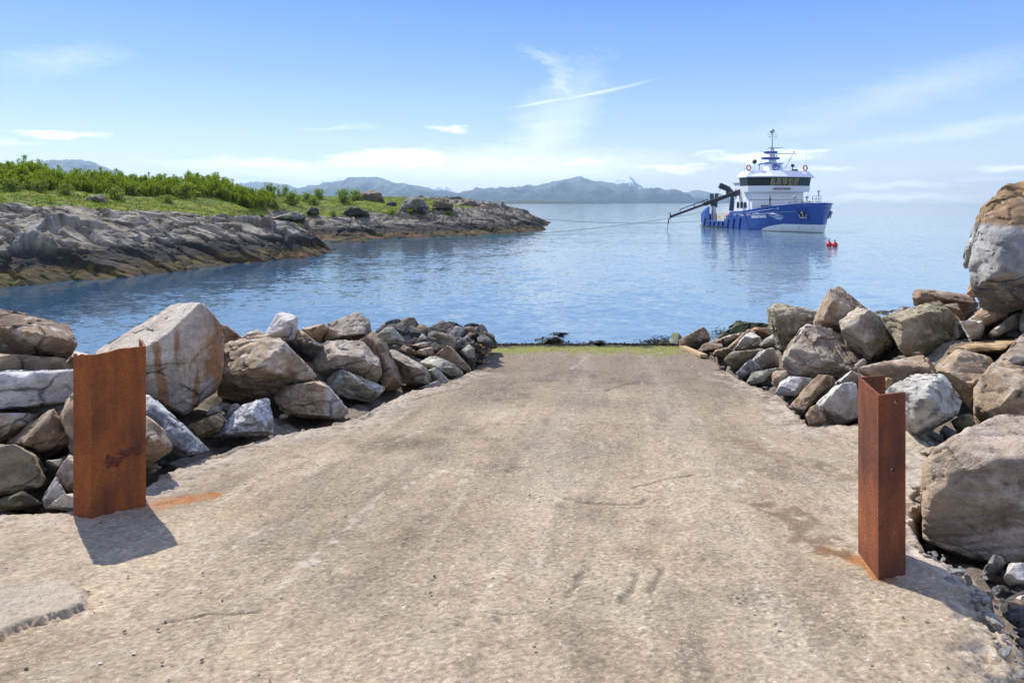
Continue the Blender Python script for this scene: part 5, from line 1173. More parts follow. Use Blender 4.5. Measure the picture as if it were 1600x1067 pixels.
def put_bush(kind, X, Y, s, sz, label, group, cat='bush', lean=0):
    r0 = PROTO[kind]
    if kind in used:
        r = r0.copy(); COL.objects.link(r)
        for ch in r0.children:
            c_ = ch.copy(); COL.objects.link(c_); c_.parent = r
    else: r = r0; used.add(kind)
    r.location = (X, Y, isl_z(X, Y) - .1); r.scale = (s, s, sz); r.rotation_euler = (rg.normal(0, .05), lean + rg.normal(0, .05), rg.uniform(0, 6.28))
    tag(r, label, cat, group)
skyl = [(-60, 246), (0, 247), (25, 246), (60, 250), (100, 262), (150, 263), (165, 262), (200, 268), (240, 270), (290, 273), (302, 263), (320, 265), (345, 272), (370, 282), (395, 292), (415, 293), (425, 294)]
lowl = [(-60, 296), (0, 297), (100, 300), (150, 304), (200, 306), (250, 308), (300, 310), (340, 312), (380, 313), (425, 316)]
depl = [(-60, 70), (0, 71), (150, 78), (250, 85), (350, 95), (425, 105)]
cnt = 0
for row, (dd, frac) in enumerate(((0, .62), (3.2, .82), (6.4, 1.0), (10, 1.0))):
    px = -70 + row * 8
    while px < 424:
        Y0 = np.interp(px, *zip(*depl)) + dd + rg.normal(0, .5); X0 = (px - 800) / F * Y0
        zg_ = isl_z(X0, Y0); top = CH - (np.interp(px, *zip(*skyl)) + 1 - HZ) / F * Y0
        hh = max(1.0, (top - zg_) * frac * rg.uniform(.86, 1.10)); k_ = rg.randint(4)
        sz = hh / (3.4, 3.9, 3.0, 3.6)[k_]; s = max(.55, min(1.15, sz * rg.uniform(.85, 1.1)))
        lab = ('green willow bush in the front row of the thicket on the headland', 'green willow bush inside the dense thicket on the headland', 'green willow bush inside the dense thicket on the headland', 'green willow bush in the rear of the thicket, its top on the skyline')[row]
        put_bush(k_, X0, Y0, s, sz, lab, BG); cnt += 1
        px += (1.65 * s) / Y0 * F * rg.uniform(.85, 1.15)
SG = 'low shrubs scattered on the turf of the headland'
for px, py, Y, k_, s in ((180, 312, 74, 5, 1.4), (105, 300, 70, 5, 1.2), (60, 298, 69, 4, .8), (265, 322, 79, 5, 1.0), (285, 310, 86, 5, 1.9), (20, 297, 68, 5, 1.4), (380, 318, 100, 5, 1.0), (455, 318, 110, 5, 2.0), (480, 310, 120, 5, 1.6), (535, 308, 124, 5, 2.2), (440, 300, 125, 4, 1.2), (420, 300, 120, 4, 1.3), (400, 330, 92, 5, .8), (465, 328, 98, 5, 1.2),
                        (520, 327, 108, 5, 1.0), (640, 330, 120, 5, 1.1), (700, 330, 126, 5, .9), (610, 328, 120, 5, 1.3), (500, 300, 128, 5, 1.8), (555, 303, 128, 5, 2.0), (205, 302, 81, 4, .9), (345, 310, 95, 4, .9), (430, 322, 104, 5, 1.2), (685, 318, 138, 5, 1.3), (490, 316, 116, 5, 1.3)):
    X0 = (px - 800) / F * Y
    put_bush(k_, X0, Y, s, s * .9, 'low pale green shrub growing alone on the turf of the headland', SG, 'shrub')
# ================================================================ the ship
TH = R(10.0); LW = 37.0
bow = np.array((55.7, 122.6)); fw = np.array((math.sin(TH), -math.cos(TH)))
SO = bow - LW * fw
ship = empty('workboat', (SO[0], SO[1], 0), math.atan2(fw[1], fw[0]))
tag(ship, 'blue and white workboat with a tall mast lying moored offshore', 'ship')
bpy.context.view_layer.update()
MI = Matrix.Translation((SO[0], SO[1], 0)) @ Matrix.Rotation(math.atan2(fw[1], fw[0]), 4, 'Z'); MI = MI.inverted()
def sh(px, py, Y): return MI @ Vector(P(px, py, Y))      # photograph point -> ship coordinates
def lin(c): return tuple((v / 255 / 12.92) if v < 10 else ((v / 255 + .055) / 1.055) ** 2.4 for v in c)
# paints
m, nt, b = newmat('hull_paint'); co = objco(nt); sp = nt.nodes.new('ShaderNodeSeparateXYZ'); L(nt, co, sp.inputs[0])
edge = math_(nt, 'MULTIPLY', math_(nt, 'SQRT', math_(nt, 'MULTIPLY', math_(nt, 'SUBTRACT', sp.outputs[0], 26.0), 1 / 5.5, clamp=True)), 1.45)
wh = math_(nt, 'LESS_THAN', sp.outputs[2], edge)
n1 = noise_(nt, co, .6, 5, .6); mp = N(nt, 'ShaderNodeMapping'); L(nt, co, mp.inputs['Vector']); mp.inputs['Scale'].default_value = (2, 2, .2)
stn = noise_(nt, mp.outputs[0], 1.5, 5, .6)
blue = mixrgb(nt, n1, (.006, .050, .25), (.010, .064, .30))
blue = mixrgb(nt, ramp_(nt, stn, [(.62, 0), (.8, .25)]), blue, (.10, .14, .25))
ant = mixrgb(nt, ramp_(nt, stn, [(.5, 0), (.75, .5)]), (.70, .71, .70), (.42, .43, .42))
ant = mixrgb(nt, math_(nt, 'LESS_THAN', sp.outputs[2], .12), ant, (.16, .17, .15))
L(nt, mixrgb(nt, wh, blue, ant), b.inputs['Base Color']); b.inputs['Roughness'].default_value = .32; b.inputs['Coat Weight'].default_value = .2
L(nt, bump_(nt, n1, .04), b.inputs['Normal'])
M_HULL = m
M_WH = mat_plain('white_ship_paint', (.78, .80, .82), .35, vary=.05, scale=1.2)
M_DECK = mat_plain('deck_paint', (.20, .22, .21), .8, vary=.3, scale=2)
M_NAVY = mat_plain('navy_crane_paint', (.012, .022, .06), .4, vary=.2)
M_BLK = mat_plain('black_steel', (.014, .015, .018), .45, vary=.3)
M_BLUE = mat_plain('blue_trim', (.02, .07, .36), .4)
M_FEND = mat_plain('fender_blue', (.008, .02, .11), .6, vary=.2)
M_GREY = mat_plain('galvanised_steel', (.36, .38, .40), .45, .5, vary=.2)
M_RED = mat_plain('red_paint', (.48, .03, .025), .45)
M_ORG = mat_plain('orange_ring', (.52, .10, .02), .6)
M_CREAM = mat_plain('cream_paint', (.62, .60, .52), .5, vary=.15, scale=1)
M_YEL = mat_plain('yellow_sign', (.6, .42, .02), .5)
M_TYRE = mat_plain('rubber', (.02, .02, .022), .8)
m, nt, b = newmat('bridge_glass'); b.inputs['Base Color'].default_value = (.012, .02, .02, 1); b.inputs['Roughness'].default_value = .04; b.inputs['IOR'].default_value = 1.5
M_GLASS = m
m, nt, b = newmat('painted_sunlit_pane'); n1 = noise_(nt, objco(nt), 2.2, 4, .6, .5)
L(nt, ramp_(nt, n1, [(.35, (.06, .07, .03)), (.5, (.22, .22, .10)), (.65, (.40, .38, .20))]), b.inputs['Base Color']); b.inputs['Roughness'].default_value = .25  # sunlit look of the interior is put into the opaque pane colour
b.inputs['Emission Color'].default_value = (.55, .55, .2, 1); b.inputs['Emission Strength'].default_value = 0.0
M_GLASSY = m

# --- hull: half breadth by height, blunt raked bow
def sheer(s):
    return float(np.interp(s, [0, .9, 4.3, 4.9, 5.0, 12.4, 14.6, 16, 20, 25, 30, 35, 39], [2.9, 3.3, 4.55, 4.6, 1.5, 1.5, 3.45, 3.5, 3.65, 4.15, 4.75, 5.15, 5.35]))
def hb(s, z):
    zt = max(0., min(1., z / 5.0)); Lz = 37.0 + .5 * zt ** 1.2; u0 = .56 + .10 * zt; u = s / Lz
    if u >= 1: return 0.
    w = 6.0
    if u > u0: w *= max(0, 1 - ((u - u0) / (1 - u0)) ** (2.0 + .7 * zt)) ** (.82 - .12 * zt)
    if s < 3: w *= .94 + .06 * s / 3
    if z < 0: w *= 1 + .12 * z
    return w
def Lend(z): return 37.0 + .5 * max(0., min(1., z / 5.0)) ** 1.2
ss = sorted(set(list(np.linspace(0, 26, 53)) + [.05, .9, 4.3, 4.9, 4.98, 5.02, 12.4, 14.6])) ; us = [s / 38.0 for s in ss] + list(26 / 38 + (1 - 26 / 38) * np.sin(np.linspace(0, math.pi / 2, 44)[1:]))
tz = np.linspace(0, 1, 15); bm = bmesh.new(); G_ = {}
for side in (-1, 1):
    for i, u in enumerate(us):
        for j, t in enumerate(tz):
            top = sheer(u * 38.0); z_ = -1.2 + (top + 1.2) * t; s_ = u * Lend(z_)
            h_ = hb(min(s_, Lend(z_) * .99999), z_) if u < 1 else 0
            if u < .002: s_ = .9 * max(0, (1.4 - z_) / 2.6) if z_ < 1.4 else 0.0
            G_[side, i, j] = bm.verts.new((s_, side * h_, z_))
for side in (-1, 1):
    for i in range(len(us) - 1):
        for j in range(14): 
            try: bm.faces.new((G_[side, i, j], G_[side, i + 1, j], G_[side, i + 1, j + 1], G_[side, i, j + 1]))
            except Exception: pass
for j in range(14): bm.faces.new((G_[-1, 0, j], G_[1, 0, j], G_[1, 0, j + 1], G_[-1, 0, j + 1]))
bmesh.ops.remove_doubles(bm, verts=bm.verts, dist=.002); mb = MB(); mb.bm.free(); mb.bm = bm
hull = mb.build('hull', M_HULL, ship, smooth=True)
md = hull.modifiers.new('plating', 'SOLIDIFY'); md.thickness = .14; md.offset = -1
# decks inside the bulwark
def deck(s0, s1, z_, name, mat=M_DECK):
    sx = np.linspace(s0, s1, 24); a = [(s_, -(hb(s_, z_) - .16)) for s_ in sx]; pts = a + [(p[0], -p[1]) for p in a[::-1]]
    return MB().prism(pts, z_ - .15, z_).build(name, mat, ship)
deck(.3, 13, .7, 'work_deck'); deck(13, 24, 2.9, 'main_deck'); deck(24, 37.6, 4.0, 'fore_deck')
# rail cap along the top of the bulwark
for side in (-1, 1):
    pts = []
    for s_ in np.concatenate([np.linspace(14.7, 30, 20), np.linspace(30.4, 38.4, 34)]):
        z_ = sheer(s_); pts.append((s_ * Lend(z_) / 38.0 if s_ < 38.3 else Lend(z_) - .02, side * hb(min(s_ * Lend(z_) / 38, Lend(z_) * .9995), z_), z_ + .02))
    MB().tube(pts, .09, 6).build('rail_cap', M_BLUE, ship, smooth=True)
# fender strips down the starboard and port side
for side in (-1, 1):
    for s_, zt_ in ((2.6, 2.1), (5.2, 1.35), (7.2, 1.3), (9.2, 1.3), (11.2, 1.4), (13.6, 1.9), (16, 2.15), (18.6, 2.4)):
        mb = MB(); y0 = side * hb(s_, .5); mb.beam((s_ - .45, y0 + side * .06, -.6), (s_ + .35, y0 + side * .06, zt_), 0.24, .26, up=(0, 1, 0), bev=.04); mb.build('fender_strip', M_FEND, hull)
# thin white lines, portholes, anchor pockets
def on_hull(s_, z_, side=-1, off=.03): return Vector((s_, side * (hb(s_, z_) + off), z_))
M_LINE = mat_plain('white_line', (.62, .68, .80), .5)
for side in (-1, 1):
    MB().tube([on_hull(s_, .74 * sheer(s_) + .05, side) for s_ in np.linspace(19, 35.3, 40)], .022, 4).build('white_stripe', M_LINE, hull)
    MB().tube([on_hull(s_, .90 * sheer(s_) - .02, side) for s_ in np.linspace(16, 31, 36)], .022, 4).build('white_stripe', M_LINE, hull)
def npatch(s_, z_, side):
    p = on_hull(s_, z_, side, 0); ds = on_hull(s_ + .1, z_, side, 0) - on_hull(s_ - .1, z_, side, 0); dz = on_hull(s_, z_ + .1, side, 0) - on_hull(s_, z_ - .1, side, 0)
    t = ds.normalized(); u_ = dz.normalized(); nn = t.cross(u_).normalized() * 1; nn = nn if nn.y * side > 0 else -nn
    return p, t, u_, nn
for side, sa in ((-1, 35.2), (1, 35.0)):
    p, t, u_, nn = npatch(sa, 3.35, side)
    mb = MB(); Mx = Matrix((t, nn, u_)).transposed().to_4x4(); Mx.translation = p
    mb.box((-.85, -.5, -1.0), (.85, .10, .75), .12, Mx); mb.build('anchor_pocket', M_BLUE, hull)
    mb = MB(); mb.box((-.62, .05, -.75), (.62, .125, .55), .05, Mx); mb.build('pocket_recess', M_BLK, hull)
    mb = MB(); mb.beam(p + nn * .22 + u_ * .5, p + nn * .30 - u_ * .6, .16, .16); mb.beam(p + nn * .34 - u_ * .62 - t * .6, p + nn * .34 - u_ * .62 + t * .6, .2, .22); mb.beam(p + nn * .3 - u_ * .5 - t * .55, p + nn * .3 + u_ * .05 - t * .62, .14, .14); mb.beam(p + nn * .3 - u_ * .5 + t * .55, p + nn * .3 + u_ * .05 + t * .62, .14, .14)
    mb.ball(p + nn * .25 + u_ * .35, .24, 10); mb.build('anchor', M_GREY, ship)
for s_, z_ in ((21.6, 2.2), (17.2, 2.75), (15.2, 2.75), (3.4, 1.6), (24.0, 2.1)):
    p, t, u_, nn = npatch(s_, z_, -1); MB().bar(p - nn * .05, p + nn * .04, .17, n=14).build('hull_port', M_BLK, hull)
for s_, z_ in ((31.0, .7), (34.0, .85), (36.1, .8)):
    for side in (-1, 1):
        p, t, u_, nn = npatch(s_, z_, side); MB().bar(p - nn * .05, p + nn * .03, .13, n=12).build('thruster_mark', M_GREY, hull)
# lettering
def text(s, size, mat, M4, name, parent=ship, ext=.012):
    cu = bpy.data.curves.new(name, 'FONT'); cu.body = s; cu.size = size; cu.extrude = ext; cu.align_x = 'CENTER'; cu.offset = .012 * size
    o = bpy.data.objects.new(name, cu); COL.objects.link(o); dg = bpy.context.evaluated_depsgraph_get()
    me = bpy.data.meshes.new_from_object(o.evaluated_get(dg)); bpy.data.objects.remove(o); me.transform(M4); me.materials.clear(); me.materials.append(mat)
    o = bpy.data.objects.new(name, me); COL.objects.link(o); o.parent = parent; return o
def bend_text(s, size, s0, z0, side, mat, name, slope=0.):
    o = text(s, size, mat, Matrix.Identity(4), name, hull)
    for v in o.data.vertices:
        s_ = s0 + v.co.x * (1 if side < 0 else -1); z_ = z0 + v.co.y + slope * v.co.x; q = on_hull(s_, z_, side, .03 + v.co.z); v.co = q
bend_text('VIKNATRANS', .78, 25.6, 2.42, -1, M_WH, 'ship_name', .05)
bend_text('VIKNATRANS', .78, 25.6, 2.42, 1, M_WH, 'ship_name', -.0)
for k_, (s_, w_) in enumerate(((16.5, .5), (19.2, .9), (22.0, .5), (23.9, .35), (25.2, .8))):
    mb = MB(); mb.tube([on_hull(s_ + w_ * t, .80 * sheer(s_), -1, .03) for t in np.linspace(-1, 1, 5)], .035, 4); mb.build('small_lettering', M_LINE, hull)
# wave emblem next to the name (both bows)
for side in (-1, 1):
    mb = MB()
    for k_, (a0, a1, zz, ph) in enumerate(((28.6, 31.6, 3.15, 0), (28.9, 32.0, 2.86, .4), (29.3, 31.9, 2.57, .8), (29.9, 31.7, 2.30, 1.2))):
        mb.tube([on_hull(a0 + (a1 - a0) * t, zz + .13 * math.sin(t * 5 + ph) + .2 * t, side, .03) for t in np.linspace(0, 1, 14)], [.02 + .05 * math.sin(t * 3.14) for t in np.linspace(0, 1, 14)], 6)
    mb.build('wave_emblem', M_WH, hull)
    MB().bar(on_hull(31.2, 4.35, side, -.02), on_hull(31.2, 4.35, side, .05), .18, n=8).build('bow_mark', M_WH, hull)

# --- superstructure
FR = [(19.6, -6.5), (23.2, -6.8), (25.0, -3.15), (25.0, 3.15), (23.2, 6.8), (19.6, 6.5)]     # bridge plan
FRT = [(19.4, -6.6), (23.5, -6.95), (25.5, -3.2), (25.5, 3.2), (23.5, 6.95), (19.4, 6.6)]
low = [(18.6, -5.6), (22.7, -5.6), (24.0, -2.9), (24.0, 2.9), (22.7, 5.6), (18.6, 5.6)]
MB().prism(low, 2.6, 7.75).build('lower_house', M_WH, ship)
MB().prism([(p[0] + .06, p[1] * 1.012) for p in low], 5.95, 6.08).build('house_moulding', M_GREY, ship)
wheel = MB().prism([(p[0] * .985 + .2, p[1] * .975) for p in FR], 7.55, 8.75, FR).build('wheelhouse', M_WH, ship)
MB().prism([(p[0] - .1, p[1] * .985) for p in FR], 8.75, 10.45, [(p[0] - .1, p[1] * .99) for p in FRT]).build('window_band', M_BLK, wheel)
ROOFB = [(18.9, -6.9), (23.7, -7.35), (26.3, -3.4), (26.3, 3.4), (23.7, 7.35), (18.9, 6.9)]
roof = MB().prism(ROOFB, 10.45, 10.62).prism(ROOFB, 10.62, 11.75, [(19.6, -6.1), (23.2, -6.35), (24.7, -3.0), (24.7, 3.0), (23.2, 6.35), (19.6, 6.1)]).build('roof', M_WH, wheel)
MB().prism([(p[0] + .015, p[1] * 1.003) for p in ROOFB], 10.40, 10.47).build('roof_edge', M_GREY, wheel)
BB = [(p[0] - .1, p[1] * .985) for p in FR]; BT = [(p[0] - .1, p[1] * .99) for p in FRT]
def panes(i0, i1, n_, ym, zl=8.93, zh=10.27):
    def at(i, zz): t = (zz - 8.75) / 1.7; return Vector((BB[i][0] + (BT[i][0] - BB[i][0]) * t, BB[i][1] + (BT[i][1] - BB[i][1]) * t, zz))
    a0, b0, a1, b1 = at(i0, zl), at(i1, zl), at(i0, zh), at(i1, zh)
    nn = (b0 - a0).cross(a1 - a0).normalized()
    if nn.dot((a0 + b1) / 2 - Vector((21, 0, 9.6))) < 0: nn = -nn
    for i in range(n_):
        t0, t1 = (i + .09) / n_, (i + .91) / n_; mb = MB()
        q = [a0.lerp(b0, t0), a0.lerp(b0, t1), a1.lerp(b1, t1), a1.lerp(b1, t0)]; q = [p + nn * .03 for p in q]; q2 = [p - nn * .10 for p in q]
        v = [mb.bm.verts.new(p) for p in q + q2]
        for f_ in ((0, 1, 2, 3), (7, 6, 5, 4), (0, 4, 5, 1), (1, 5, 6, 2), (2, 6, 7, 3), (3, 7, 4, 0)): mb.bm.faces.new([v[k] for k in f_])
        o = mb.build('bridge_window', M_GLASSY if ym else M_GLASS, wheel)
        if ym: tag(o, 'bridge window with a sunlit interior painted in its pane')
panes(1, 2, 3, False); panes(2, 3, 5, True); panes(3, 4, 3, False); panes(0, 1, 3, False); panes(5, 4, 3, False)
Mx = Matrix(((0, 0, 1, 25.12), (1, 0, 0, -.6), (0, 1, 0, 7.95), (0, 0, 0, 1)))
text('VIKNATRANS', .62, M_BLK, Mx, 'bridge_name', wheel)
# aft part of the house: funnel casing with doors
MB().box((14.6, -5.2, 2.6), (18.7, -3.2, 9.4), .1).build('funnel_casing', M_WH, ship)
MB().box((14.6, 3.2, 2.6), (18.7, 5.2, 9.4), .1).build('funnel_casing', M_WH, ship)
MB().box((15.1, -5.235, 6.2), (15.8, -5.19, 8.3), .02).build('side_door', M_GREY, ship)
MB().box((14.4, -5.4, 9.4), (18.9, -3.0, 9.55)).bar((16, -4.2, 9.4), (16, -4.2, 10.6), .25).build('exhaust', M_GREY, ship)
MB().box((14.9, -2.9, 2.6), (18.5, 2.9, 7.7), .05).build('aft_house', M_WH, ship)
# low house with three arched windows by the starboard rail
lh = MB().prism([(15.2, -5.75), (21.6, -5.75), (21.6, -3), (15.2, -3)], 2.7, [5.9, 6.2, 6.2, 5.9], [(16.2, -5.7), (21.6, -5.7), (21.6, -3), (16.2, -3)]).build('side_house', M_WH, ship)
for k_ in range(3):
    s_ = 17.4 + k_ * 1.45; mb = MB(); pts = [(s_ - .5, 4.35), (s_ + .5, 4.35), (s_ + .5, 5.1)] + [(s_ + .5 * math.cos(a), 5.1 + .5 * math.sin(a)) for a in np.linspace(.3, 2.84, 7)] + [(s_ - .5, 5.1)]
    v = [mb.bm.verts.new((p[0], -5.79, p[1])) for p in pts]; w_ = [mb.bm.verts.new((p[0], -5.66, p[1])) for p in pts]
    mb.bm.faces.new(v); mb.bm.faces.new(w_[::-1])
    for i in range(len(v)): mb.bm.faces.new((v[i], w_[i], w_[(i + 1) % len(v)], v[(i + 1) % len(v)]))
    mb.build('arched_window', M_GLASS, lh)
# gear on the starboard side deck: vents, ladder, life raft drums
for s_, z_ in ((17.2, 6.45), (18.2, 6.45), (19.2, 6.45), (17.7, 6.9), (18.7, 6.9)):
    MB().bar((s_ - .38, -4.7, z_), (s_ + .38, -4.7, z_), .26, n=14).build('liferaft_drum', M_GREY, ship)
mb = MB()
for yo in (-5.1, -4.5): mb.bar((22.9, yo, 4.0), (22.3, yo, 7.6), .05)
for k_ in range(9): mb.bar((22.85 - k_ * .065, -5.1, 4.3 + k_ * .38), (22.85 - k_ * .065, -4.5, 4.3 + k_ * .38), .03)
mb.build('ladder', M_WH, ship)
MB().box((21.2, -5.5, 3.9), (21.9, -4.9, 5.6), .1).ball((21.6, -5.3, 5.9), .35).build('deck_vent', M_TYRE, ship)
MB().bar((20.8, -5.4, 6.6), (20.8, -5.0, 6.6), .4, n=12).box((20.4, -5.2, 5.9), (21.2, -4.9, 6.3)).build('searchlight', M_GREY, ship)
# --- boxes and casing of the well deck
MB().box((5.3, -4.4, .7), (13.2, 4.4, 3.35), .06).build('well_casing', M_CREAM, ship)
MB().box((6.4, -4.43, 2.0), (6.8, -4.39, 2.5)).build('warning_sign', M_YEL, ship)
MB().box((8.9, -4.44, 1.0), (9.3, -4.39, 2.0), .02).build('hatch_handle', M_BLK, ship)
MB().beam((9.2, -4.5, .9), (11.6, -4.5, 3.2), .12, .12).build('inclined_pipe', M_WH, ship)
MB().bar((12.2, -4.9, .7), (12.2, -4.9, 2.6), .55, n=14).bar((11.5, -5.0, 2.5), (12.9, -5.0, 2.5), .5, n=14).beam((11.7, -5.1, .7), (12.9, -5.1, 2.0), .3, .3).build('red_winch', M_RED, ship)
MB().torus((12.6, -5.5, 2.1), .42, .12, (0, 1, 0)).build('hose_reel', M_TYRE, ship)
mb = MB()
for s_ in np.linspace(5.6, 13, 7): mb.bar((s_, -4.1, 3.35), (s_, -4.1, 4.3), .035)
for zz in (3.85, 4.3): mb.bar((5.6, -4.1, zz), (13, -4.1, zz), .03)
mb.build('casing_rail', M_WH, ship)
# --- cranes
def crane(label, base, post_top, parts, mat, r0):
    c_ = empty('deck_crane'); c_.parent = ship; c_['label'] = label
    MB().bar((base[0], base[1], base[2]), post_top, r0, r0 * .85, 16).build('crane_post', mat, c_, smooth=True)
    for nm, mt, fn in parts:
        mb = MB(); fn(mb); mb.build(nm, mt, c_)
    return c_
tip = sh(1047, 339, 138.0); knee = sh(1157, 298.5, 141.0); k1 = sh(1103, 318.6, 139.4)
ax = (tip - knee).normalized()
def boom(mb):
    mb.beam(knee, knee + (tip - knee) * .52, .62, .72, bev=.04)
def jib(mb):
    mb.beam(knee + (tip - knee) * .50 + Vector((0, 0, -.02)), tip, .34, .42, bev=.03); mb.beam(tip - ax * .15 + Vector((0, 0, -.3)), tip - ax * .0 + Vector((0, 0, .75)), .2, .2)
def ram(mb):
    a = knee + (tip - knee) * .47 + Vector((0, 0, .75)); b_ = knee + (tip - knee) * .86 + Vector((0, 0, .75))
    mb.bar(a, b_, .08)
    for t in (.47, .66, .86): q_ = knee + (tip - knee) * t; mb.bar(q_, q_ + Vector((0, 0, .78)), .08)
    q_ = knee + (tip - knee) * .86; mb.bar(q_, q_ + Vector((0, 0, -.6)), .05)
def hook(mb):
    mb.bar(tip, tip + Vector((-.2, 0, -.4)), .12); mb.bar(tip + Vector((0, -.25, -.4)), tip + Vector((0, -.45, -1.5)), .13, .1); mb.bar(tip + Vector((0, -.45, -1.5)), tip + Vector((0, -.6, -2.6)), .04)
kb = Vector((knee.x + .3, knee.y + .5, 3.2))
def elbow(mb): mb.beam(knee - ax * .6, knee + ax * 1.6 + Vector((0, 0, -.35)), .9, .9, bev=.1); mb.ball(knee + Vector((0, 0, -.2)), .62)
cr1 = crane('long black knuckle boom reaching out over the stern quarter', (kb.x, kb.y, 2.8), (knee.x + .1, knee.y + .2, knee.z + .2), (('boom', M_BLK, boom), ('jib', M_BLK, jib), ('hydraulic_ram', M_BLK, ram), ('hook', M_BLK, hook), ('elbow', M_NAVY, elbow)), M_CREAM, .75)
a0 = sh(1143.5, 330, 146); a1 = sh(1146, 302, 146); a2 = sh(1137, 295, 146); a3 = sh(1125, 290, 146)
def j2(mb): mb.beam(a1 + Vector((0, 0, -.3)), a2, .6, .8, bev=.08); mb.beam(a2 + (a1 - a2) * .1, a3, .75, .95, bev=.08); mb.beam(a2 + Vector((0, 0, -.5)), a2 + Vector((0, -.1, -1.5)), .3, .3); mb.ball(a1 + Vector((0, 0, -.2)), .55)
def h2(mb): mb.bar(a3 + Vector((0, 0, -.3)), a3 + Vector((0, 0, -1.2)), .06); mb.bar(a2 + Vector((0, -.3, -.4)), a2 + Vector((0, -.3, -1.7)), .09)
crane('folded navy crane amidships', a0, a1, (('jib', M_NAVY, j2), ('hook', M_BLK, h2)), M_NAVY, .62)
b0 = sh(1115, 334, 155); b1 = sh(1114, 304, 150); b2 = sh(1120, 306, 150); 
def j3(mb): mb.beam(sh(1112, 303, 155), sh(1113, 322, 155), .7, .7, up=(1, 0, 0), bev=.06); mb.beam(sh(1120, 303, 155), sh(1118, 324, 155), .5, .5, up=(1, 0, 0), bev=.06); mb.ball(sh(1116, 318, 155), .8)
crane('stowed navy crane at the stern', (b0.x, b0.y, .7), sh(1115, 318, 155), (('jib', M_NAVY, j3),), M_GREY, .55)
# --- mast
mast = empty('mast'); mast.parent = ship
mx = 21.3
mb = MB(); mb.prism([(20.2, -1.9), (22.6, -1.9), (22.6, 1.4), (20.2, 1.4)], 11.7, 13.25, [(20.4, -1.6), (22.3, -1.6), (22.3, 1.1), (20.4, 1.1)]); mb.build('mast_house', M_WH, mast)
MB().box((20.1, -1.9, 13.25), (22.6, 1.4, 13.38)).build('mast_house_top', M_BLUE, mast)
MB().prism([(mx - .6, -.9), (mx + .5, -.9), (mx + .5, .3), (mx - .6, .3)], 13.3, 16.4, [(mx - .25, -.65), (mx + .2, -.65), (mx + .2, -.1), (mx - .25, -.1)]).build('mast_trunk', M_WH, mast)
MB().bar((mx, -.4, 16.4), (mx, -.4, 19.6), .13, .08).build('mast_pole', M_GREY, mast)
MB().ball((mx, -.4, 19.85), .48, 14).build('radar_dome', M_GREY, mast)
mb = MB(); mb.bar((mx, -1.5, 19.15), (mx, .6, 19.15), .05); mb.bar((mx, -1.1, 18.7), (mx, .4, 18.7), .04); mb.ball((mx, -1.1, 18.7), .13); mb.ball((mx, .4, 18.7), .13); mb.build('crosstree', M_GREY, mast)
for zz, a_, b_ in ((14.4, -2.7, .7), (15.6, -2.2, .2)):
    MB().prism([(mx - .8, a_ + .2), (mx + 1.1, a_), (mx + 1.1, b_), (mx - .8, b_)], zz, zz + .12, None).prism([(mx - .5, a_ + .3), (mx + .9, a_ + .2), (mx + .9, b_), (mx - .5, b_)], zz - .28, zz - .002).build('mast_platform', M_BLUE, mast)
MB().box((mx - .4, -1.2, 16.4), (mx + .5, 1.6, 16.5)).build('mast_platform', M_GREY, mast)
MB().beam((mx + .6, -2.2, 15.2), (mx + .9, 4.4, 15.3), .14, .2).bar((mx + .7, .2, 14.5), (mx + .7, .2, 15.2), .12).build('radar_scanner', M_WH, mast)
MB().beam((mx + 1.2, -4.2, 13.0), (mx + 1.2, -1.8, 13.45), .25, .22).bar((mx + 1.2, -3.9, 11.7), (mx + 1.2, -3.9, 13), .06).build('radar_scanner', M_BLUE, mast)
# blue emblem on the mast house
mb = MB(); pts = []
for a in np.linspace(0, 2 * math.pi, 26)[:-1]: pts.append((.95 * math.cos(a) * (1 - .12 * math.cos(4 * a)), .62 * math.sin(a) * (1 + .14 * math.cos(3 * a))))
v = [mb.bm.verts.new((22.53 + .0, -.25 + p[0], 12.45 + p[1])) for p in pts]; w_ = [mb.bm.verts.new((22.60, -.25 + p[0], 12.45 + p[1])) for p in pts]; mb.bm.faces.new(v); mb.bm.faces.new(w_)
for i in range(len(v)): mb.bm.faces.new((v[i], w_[i], w_[(i + 1) % len(v)], v[(i + 1) % len(v)]))
mb.build('emblem', M_BLUE, mast)
mb = MB()
for k_, yy in enumerate((-.75, -.3, .15)): mb.box((22.605, yy, 12.22 + .1 * (k_ == 1)), (22.63, yy + .32, 12.36 + .1 * (k_ == 1)))
mb.build('emblem_mark', M_WH, mast)
# roof gear
mb = MB()
for s_, y_ in [(24.6, yy) for yy in np.linspace(-2.8, 2.8, 5)] + [(23.2, 5.7), (21.4, 5.6), (19.8, 5.5), (23.2, -5.7), (21.4, -5.6), (19.8, -5.5)]: mb.bar((s_, y_, 11.7), (s_, y_, 12.45), .025)
for zz in (12.1, 12.45): mb.tube([(19.8, -5.5, zz), (23.2, -5.7, zz), (24.6, -2.8, zz), (24.6, 2.8, zz), (23.2, 5.7, zz), (19.8, 5.5, zz)], .022, 5)
mb.build('roof_rail', M_WH, wheel)
for y_, s_ in ((-6.2, 22.4), (5.5, 23.4)):
    rb = MB().torus((s_ + .1, y_, 12.35), .48, .13, (1, .15, 0)).build('life_ring', M_ORG, ship, smooth=True)
    mb = MB()
    for a in (.78, 2.36, 3.93, 5.5): mb.torus((s_ + .1, y_ + .47 * math.cos(a), 12.35 + .47 * math.sin(a)), .12, .06, (0, -math.sin(a), math.cos(a)), 10, 6)
    mb.build('ring_band', M_WH, rb)
MB().bar((22.6, -5.0, 11.7), (22.6, -5.0, 13.2), .09).build('lamp_post', M_WH, ship); MB().ball((22.6, -5.0, 13.55), .45, 12).build('searchlight', M_BLK, ship)
